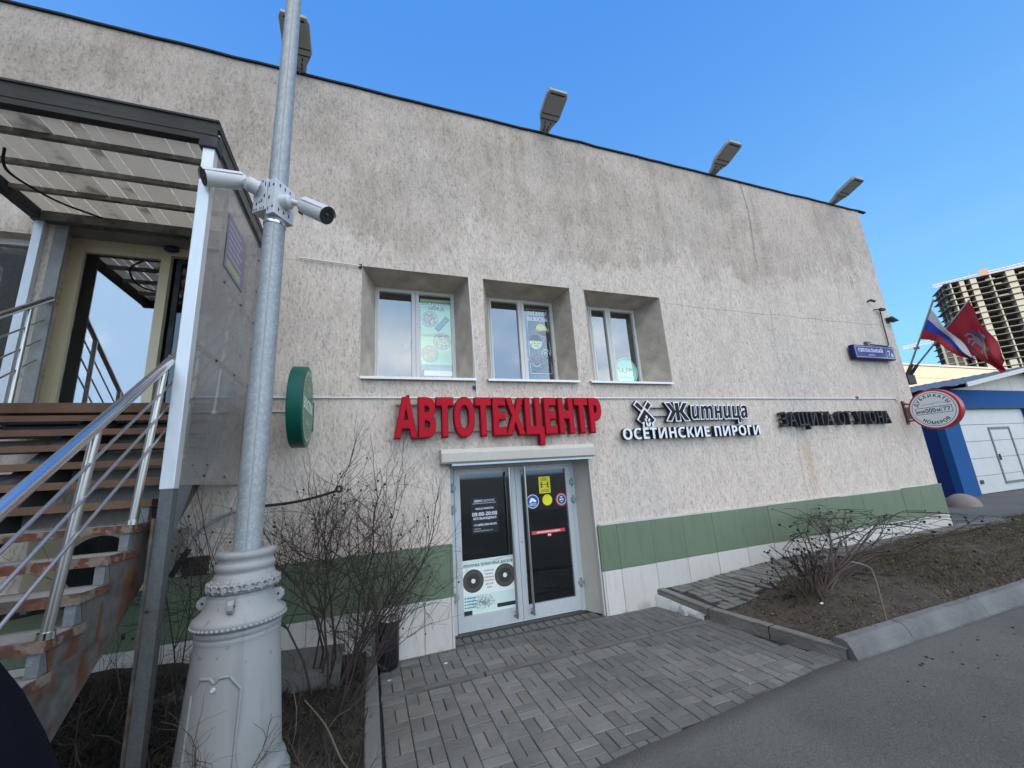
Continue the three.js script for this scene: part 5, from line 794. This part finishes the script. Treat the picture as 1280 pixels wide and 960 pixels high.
single('fallen_twig', tube([[-0.42, 0.3, 1.2], [-0.25, 0.24, 1.5], [-0.12, 0.14, 1.78], [-0.02, 0.12, 1.95]], 0.006, 30, 6), M.twigLight, 'pale dry twig lying on the ground right of the lamp post base', 'twig', [-0.25, 0.2, 1.5]);
single('paper_scrap', (() => { const g = new THREE.IcosahedronGeometry(0.04, 0); g.scale(1, 0.3, 0.5); g.translate(6.62, 0.03, 2.42); return g; })(), M.whitePlastic, 'small white scrap of paper on the asphalt beside the street kerb', 'litter', [6.62, 0.01, 2.42]);
single('paper_scrap', (() => { const g = new THREE.IcosahedronGeometry(0.02, 0); g.scale(1.3, 0.5, 0.8); g.translate(4.72, 0.255, 1.55); return g; })(), M.whitePlastic, 'tiny white scrap on the soil below the thorny shrub', 'litter', [4.72, 0.24, 1.55]);
single('paper_scrap', (() => { const g = new THREE.IcosahedronGeometry(0.014, 0); g.scale(1.6, 0.5, 0.8); g.translate(0.22, 0.01, 0.46); return g; })(), M.whitePlastic, 'tiny white scrap on the paving in front of the litter bin', 'litter', [0.22, 0, 0.46]);
single('paper_scrap', (() => { const g = new THREE.IcosahedronGeometry(0.014, 0); g.scale(1.6, 0.5, 0.8); g.translate(0.78, 0.01, 0.36); return g; })(), M.whitePlastic, 'tiny white scrap on the paving left of the doors, near the drain', 'litter', [0.78, 0, 0.36]);
{
  const g = new THREE.SphereGeometry(0.345, 40, 16, 0, 6.2832, 0, 1.62).toNonIndexed(); g.scale(1, 0.95, 1); g.translate(14.72, 0.29, -1.4);
  single('concrete_hemisphere', boxUV(g), mat([0.32, 0.25, 0.23], { map: T.concrete, roughness: 0.9 }), 'pinkish concrete hemisphere on the ground before the blue garage', 'bollard', [14.6, 0.28, -1.35]);
}
single('drainpipe', [rod([10.93, 0.3, -0.2], [10.93, 1.3, -0.2], 0.055, 14), rod([10.93, 1.3, -0.2], [10.93, 1.42, -0.26], 0.055, 14)], M.darkSteel, 'short dark pipe on the ground at the right end of the main building', 'pipe', [10.93, 0.3, -0.2]);
// ------------------------------------------------------------------ flags
{
  const bil = (top, bot, n = 28, m = 18, wave = 0.03, z0 = 0) => {          // cloth between two polylines, with folds
    const ca = new THREE.CatmullRomCurve3(top.map((p) => V(...p))), cb = new THREE.CatmullRomCurve3(bot.map((p) => V(...p)));
    const P = (u, v) => { const p = ca.getPoint(u).lerp(cb.getPoint(u), v); const w = Math.sin(u * 11 + v * 4.5) * wave * u + Math.sin(v * 9 - u * 6) * wave * 0.6 * u; p.x += w * 1.6; p.z += 0.25 * w; return p; };
    return (v0, v1) => { const rows = Math.max(2, Math.round(m * (v1 - v0))), pos = [], uv = [], idx = []; for (let j = 0; j <= rows; j++) for (let i = 0; i <= n; i++) { const u = i / n, v = lerp(v0, v1, j / rows), p = P(u, v); pos.push(p.x, p.y, p.z); uv.push(u, 1 - v); } for (let j = 0; j < rows; j++) for (let i = 0; i < n; i++) { const a = j * (n + 1) + i, b = a + 1, c = a + n + 1; idx.push(a, c, b, b, c, c + 1); } const g = new THREE.BufferGeometry(); g.setAttribute('position', new THREE.Float32BufferAttribute(pos, 3)); g.setAttribute('uv', new THREE.Float32BufferAttribute(uv, 2)); g.setIndex(idx); g.computeVertexNormals(); return g.toNonIndexed(); };
  };
  const cloth = (c, o = {}) => phys(c, { roughness: 0.85, transmission: 0.25, thickness: 0, side: THREE.DoubleSide, ...o });
  const f1 = thing('flag', 'white, blue and red striped flag on the pole at the building corner', 'flag', [10.95, 3.42, 0]);
  part(f1, 'flag_pole', rod([10.95, 3.4, -0.03], [10.95, 4.82, 0.74], 0.018, 10), M.brushed);
  part(f1, 'wall_socket', [rod([10.93, 3.36, -0.05], [10.97, 3.62, 0.1], 0.035, 10), box(10.86, 11.12, 3.2, 3.4, -0.08, 0.02), rod([11.05, 3.36, -0.05], [11.1, 3.6, 0.12], 0.032, 10)], M.darkSteel);
  const s1 = bil([[10.95, 4.66, 0.655], [10.95, 4.42, 0.72], [10.96, 4.15, 0.79], [10.98, 3.82, 0.91], [11.0, 3.46, 1.03]], [[10.95, 4.09, 0.35], [10.95, 4.03, 0.48], [10.96, 3.95, 0.6], [10.97, 3.58, 0.83], [11.0, 3.43, 1.0]], 28, 18, 0.035);
  part(f1, 'white_stripe', s1(0, 0.33), cloth([0.5, 0.5, 0.53])); part(f1, 'blue_stripe', s1(0.33, 0.66), cloth([0.015, 0.045, 0.34])); part(f1, 'red_stripe', s1(0.66, 1), cloth([0.34, 0.014, 0.024]));
  const f2 = thing('flag', 'dark red flag with a pale mounted rider emblem beside the striped flag', 'flag', [11.1, 3.46, 0]);
  part(f2, 'flag_pole', rod([11.1, 3.44, -0.04], [11.1, 4.63, 1.18], 0.018, 10), M.brushed);
  const s2 = bil([[11.1, 4.61, 1.16], [11.12, 4.37, 1.19], [11.15, 4.08, 1.22], [11.18, 3.73, 1.27], [11.2, 3.38, 1.34]], [[11.1, 4.1, 0.64], [11.12, 3.87, 0.79], [11.14, 3.62, 0.94], [11.17, 3.36, 1.1], [11.2, 3.12, 1.2]], 32, 22, 0.05);
  part(f2, 'flag_cloth', s2(0, 1), cloth([1, 1, 1], { map: canvasTex(512, 360, (c, w, h) => {
    c.fillStyle = '#98142a'; c.fillRect(0, 0, w, h); c.save(); c.translate(280, 190); c.fillStyle = '#74727a';
    c.beginPath(); c.ellipse(0, 10, 72, 32, -0.15, 0, 7); c.fill(); c.beginPath(); c.moveTo(48, 0); c.lineTo(92, -62); c.lineTo(122, -44); c.lineTo(98, -26); c.lineTo(76, 24); c.fill();
    c.lineWidth = 14; c.strokeStyle = '#74727a'; c.beginPath(); c.moveTo(50, 22); c.lineTo(96, 44); c.lineTo(88, 80); c.moveTo(40, 30); c.lineTo(60, 84); c.moveTo(-50, 26); c.lineTo(-84, 60); c.lineTo(-70, 98); c.moveTo(-38, 32); c.lineTo(-40, 96); c.moveTo(-66, 0); c.quadraticCurveTo(-118, 6, -112, 60); c.stroke();
    c.fillStyle = '#3b4a78'; c.beginPath(); c.moveTo(-20, -10); c.lineTo(24, -14); c.lineTo(18, -78); c.lineTo(-8, -78); c.fill(); c.beginPath(); c.moveTo(-10, -76); c.quadraticCurveTo(-90, -70, -104, -22); c.lineTo(-22, -30); c.fill(); c.fillStyle = '#8f949c'; c.beginPath(); c.arc(8, -94, 17, 0, 7); c.fill(); c.lineWidth = 6; c.strokeStyle = '#d0b060'; c.beginPath(); c.moveTo(-40, -110); c.lineTo(110, 110); c.stroke();
    c.strokeStyle = '#20302a'; c.lineWidth = 16; c.beginPath(); c.moveTo(-60, 118); c.quadraticCurveTo(10, 92, 60, 118); c.quadraticCurveTo(100, 132, 120, 104); c.stroke(); c.restore();
  }) }));
}
// ------------------------------------------------------------------ blue garage
{
  const t = thing('garage', 'blue garage with white sectional gate and tiled gable roof', 'garage', [19.5, 0.3, -2.3]), Z = -2.3, A = asphaltY(18);
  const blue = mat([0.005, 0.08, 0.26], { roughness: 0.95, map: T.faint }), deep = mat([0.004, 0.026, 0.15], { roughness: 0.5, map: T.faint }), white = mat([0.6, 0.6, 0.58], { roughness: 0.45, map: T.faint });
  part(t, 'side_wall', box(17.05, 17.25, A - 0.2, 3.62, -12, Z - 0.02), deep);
  part(t, 'door_jamb', box(17.04, 17.95, A - 0.2, 3.05, Z - 0.2, Z), blue); part(t, 'door_jamb', box(22.35, 23.6, A - 0.2, 3.05, Z - 0.2, Z), blue);
  part(t, 'fascia', box(17.02, 28.8, 3.05, 3.66, Z - 0.2, Z + 0.03), blue);
  part(t, 'drip_rail', box(17.95, 22.35, 3.02, 3.055, Z - 0.02, Z + 0.06), M.darkSteel);
  const gate = part(t, 'gate', box(17.95, 22.35, A, 3.05, Z - 0.19, Z - 0.12), M.darkSteel);
  for (let i = 0; i < 5; i++) { const y0 = A + 0.02 + i * 0.545; part(gate, 'gate_panel', rbox(17.96, 22.34, y0, y0 + 0.535, Z - 0.118, Z - 0.08, 0.008), white); }
  part(gate, 'wicket_frame', [box(19.7, 19.78, A + 0.24, 2.4, Z - 0.079, Z - 0.06), box(21.0, 21.08, A + 0.24, 2.4, Z - 0.079, Z - 0.06), box(19.78, 21.0, 2.32, 2.4, Z - 0.079, Z - 0.061), box(19.78, 21.0, A + 0.24, A + 0.32, Z - 0.079, Z - 0.061)], M.galvDull);
  part(gate, 'lock', [rbox(19.8, 19.86, 1.3, 1.5, Z - 0.06, Z - 0.03, 0.01), rbox(18.25, 18.42, 0.62, 0.74, Z - 0.079, Z - 0.05, 0.01)], M.darkSteel);
  const ex = 16.85, ey = 3.62, rx = 22.8, ry = 4.5, g0 = Z + 0.5;
  for (let i = 0; i < 7; i++) { const x0 = 17.5 + i * 0.9, x1 = x0 + 0.885, yT = (x) => (x < rx ? lerp(ey, ry, (x - ex) / (rx - ex)) : lerp(ry, ey, (x - rx) / (rx - ex))) - 0.1; const g = extr(poly([[x0, 3.66], [x1, 3.66], [x1, Math.max(3.67, yT(x1))], [x0, Math.max(3.67, yT(x0))]]), 0.03); g.translate(0, 0, Z - 0.05); part(t, 'gable_panel', boxUV(g), mat([0.6, 0.55, 0.47], { roughness: 0.5 })); }
  const roof = mat([0.12, 0.135, 0.16], { roughness: 0.55, map: T.dirty });
  const slope = (xa, ya, xb, yb) => { const n = 34, g = gridGeo(range(0, 1, 46), range(0, 1, n * 4), (u, v) => { const s = Math.abs(Math.sin(v * Math.PI * n)), st = ((u * 15) % 1) * 0.03; return [lerp(xa, xb, u), lerp(ya, yb, u) + 0.035 * s + 0.03 - st, lerp(-12, g0, v)]; }); return boxUV(g); };
  const r = part(t, 'roof', [slope(ex, ey, rx, ry)], roof); part(t, 'roof', [slope(rx + (rx - ex), ey, rx, ry)], roof);
  part(r, 'barge_board', [beam([ex + 0.9, lerp(ey, ry, 0.15) - 0.04, g0 + 0.02], [rx, ry - 0.04, g0 + 0.02], 0.04, 0.14), beam([rx, ry - 0.04, g0 + 0.02], [rx + 6, ey - 0.04, g0 + 0.02], 0.04, 0.14)], mat([0.55, 0.53, 0.48], { roughness: 0.5 }));
  part(r, 'soffit', [beam([ex + 0.9, lerp(ey, ry, 0.15) - 0.1, (g0 + Z) / 2], [rx, ry - 0.1, (g0 + Z) / 2], g0 - Z, 0.02), beam([rx, ry - 0.1, (g0 + Z) / 2], [rx + 6, ey - 0.1, (g0 + Z) / 2], g0 - Z, 0.02)], M.darkSteel);
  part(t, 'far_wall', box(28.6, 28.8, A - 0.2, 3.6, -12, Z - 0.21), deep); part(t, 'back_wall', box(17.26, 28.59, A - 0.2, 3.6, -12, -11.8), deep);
}
// peach coloured building behind it
{
  const t = thing('peach_building', 'low peach coloured panel building in sunlight behind the blue garage', 'building', [45, 0.3, -10]), m = mat([0.72, 0.55, 0.38], { roughness: 0.7, map: T.faint });
  part(t, 'wall', box(14, 90, 0.2, 7.0, -24, -9.5), m);
  for (let i = 0; i < 5; i++) part(t, 'wall_panel', box(14, 90, 3.0 + i * 0.8, 3.78 + i * 0.8, -9.49, -9.46), m);
  part(t, 'parapet', box(13.95, 90, 7.0, 7.12, -24, -9.4), M.whitePanel);
}
// unfinished concrete tower and cranes, far away
{
  const az = (a, d) => [d * Math.cos(a), 1.84 + 0, 5 + d * Math.sin(a)], con = mat([0.3, 0.29, 0.25], { roughness: 0.9 }), slabA = mat([0.13, 0.126, 0.115], { roughness: 0.9 }), conD = mat([0.2, 0.19, 0.165], { roughness: 0.9 }), dark = mat([0.05, 0.048, 0.045], { roughness: 1 });
  const ang = Math.atan2(-0.803, 0.595), O = [281.7, 0, -98.2];
  const t = thing('concrete_tower', 'unfinished concrete tower block under construction rising far behind the flags', 'building', O);
  t.rotation.y = -Math.atan2(0.803, 0.595);      // local x runs along the wide face, local -z is depth behind it
  const H = 84.5, fl = 3.1, Lx = 70, dp = 20, n = Math.floor(H / fl), R = rng(601);
  part(t, 'core', box(1.5, Lx - 1, 0, H - 1, -dp, -5), dark, true);
  for (let i = 1; i <= n; i++) { const y = H - (n - i) * fl; part(t, 'floor_slab', box(-0.6 - 1.2 * R(), Lx, y - 0.28, y, -dp, 0.5 + 0.6 * R()), i % 3 ? slabA : conD, true); }
  for (const [x, w] of [[1.2, 0.5], [4.6, 1.7], [8.4, 2.2], [15.2, 0.5], [20.6, 2.8], [29, 0.5], [35.5, 0.5], [42, 2.4], [49, 0.5], [56, 2.4], [63, 0.5]]) part(t, 'column', box(x, x + w, 0, H - 0.3, -4.9, -0.1), con, true);
  for (const [x, w] of [[24.5, 3], [38, 3], [12, 2.4]]) part(t, 'wall_panel', box(x, x + w, 0, H - 14 * fl, -4.8, -0.15), con, true);
  for (let i = 0; i < 60; i++) { const f = Math.floor(R() * n), x = 2 + R() * 60; const g = box(x, x + 2 + 2 * R(), H - (f + 1) * fl + 0.02, H - (f + 1) * fl + 0.9, -0.6, -0.4); part(t, 'parapet', g, conD, true); }
  for (const z of [-6, -11, -16]) part(t, 'column', box(-0.4, 0.5, 0, H - 0.4, z - 0.8, z + 0.8), conD, true);
  const w = part(t, 'stair_wing', box(-7.2, -0.9, 0, 61, -14, -4), dark, true);
  for (let i = 1; i < 20; i++) part(w, 'floor_slab', box(-8.2 - R(), -0.7, i * fl - 0.3, i * fl, -14.5, -3.4), conD, true);
  for (const x of [-7.9, -4.6, -1.6]) part(w, 'column', box(x, x + 0.9, 0, 60.8, -4.2, -3.5), conD, true);
  const cr = (label, base, yj, dir, back, fwd, m) => {           // mast, lattice jib, cab
    const c = thing('tower_crane', label, 'crane', base), g = [], ms = [], d = V(...dir).normalize(), p = (k, y, s = 0) => [base[0] + d.x * k - d.z * s, y + d.y * k, base[2] + d.z * k + d.x * s];
    for (const s of [-0.8, 0.8]) g.push(beam(p(-back, yj, s), p(fwd, yj, s), 0.22, 0.22)); g.push(beam(p(-back, yj + 1.5), p(fwd, yj + 1.5), 0.22, 0.22));
    for (let k = -back; k < fwd; k += 1.7) { g.push(beam(p(k, yj, -0.8), p(k + 0.85, yj + 1.5), 0.12, 0.12), beam(p(k + 0.85, yj + 1.5), p(k + 1.7, yj, 0.8), 0.12, 0.12), beam(p(k, yj, -0.8), p(k, yj, 0.8), 0.12, 0.12)); }
    part(c, 'jib', g, m); for (const [a, b] of [[-0.9, -0.9], [0.9, -0.9], [0.9, 0.9], [-0.9, 0.9]]) ms.push(box(base[0] + a - 0.15, base[0] + a + 0.15, 0, yj, base[2] + b - 0.15, base[2] + b + 0.15)); for (let y = 2; y < yj - 3; y += 3) ms.push(beam([base[0] - 0.9, y, base[2] + 0.9], [base[0] + 0.9, y + 3, base[2] + 0.9], 0.14, 0.14), beam([base[0] - 0.9, y, base[2] - 0.9], [base[0] - 0.9, y + 3, base[2] + 0.9], 0.14, 0.14)); part(c, 'mast', ms, m);
    part(c, 'cab', [box(base[0] - 1.4, base[0] + 1.4, yj - 1.6, yj + 3.2, base[2] - 1.4, base[2] + 1.4)], mat([0.36, 0.24, 0.2])); part(c, 'trolley', [box(...(() => { const q = p(fwd - 6, yj - 1); return [q[0] - 1, q[0] + 1, q[1] - 1, q[1] + 0.4, q[2] - 1, q[2] + 1]; })())], M.darkSteel);
  };
  const paint = mat([0.62, 0.45, 0.4], { roughness: 0.6 });
  cr('pale red tower crane with its jib across the top of the concrete tower', [305.5, 0, -92], 88.9, [-0.28, 0.062, -0.96], 60, 19, paint);
  cr('thin pale tower crane behind the flag poles, left of the concrete tower', [318, 0, -108], 63.2, [-0.26, -0.03, -0.96], 20, 29, mat([0.6, 0.5, 0.4]));
}
// apartment block across the yard, behind the camera: it shades the yard from the low sun
{
  const t = thing('apartment_block', 'plain grey apartment block across the yard', 'building', [-33, 0, 26]);
  part(t, 'wall', box(-42, -27, -0.5, 24.3, 5, 36), M.stucco); part(t, 'roof', box(-42.2, -26.8, 24.3, 24.8, 4.8, 36.2), M.felt);
  for (let f = 0; f < 8; f++) for (let i = 0; i < 9; i++) { const z = 7 + i * 3.2, y = 1.2 + f * 2.9; part(t, 'window', box(-26.999, -26.94, y, y + 1.5, z, z + 1.5), M.doorGlass); }
}
scene.traverse((o) => { if (o.isMesh) { o.castShadow = true; o.receiveShadow = true; } });
renderer.render(scene, camera);
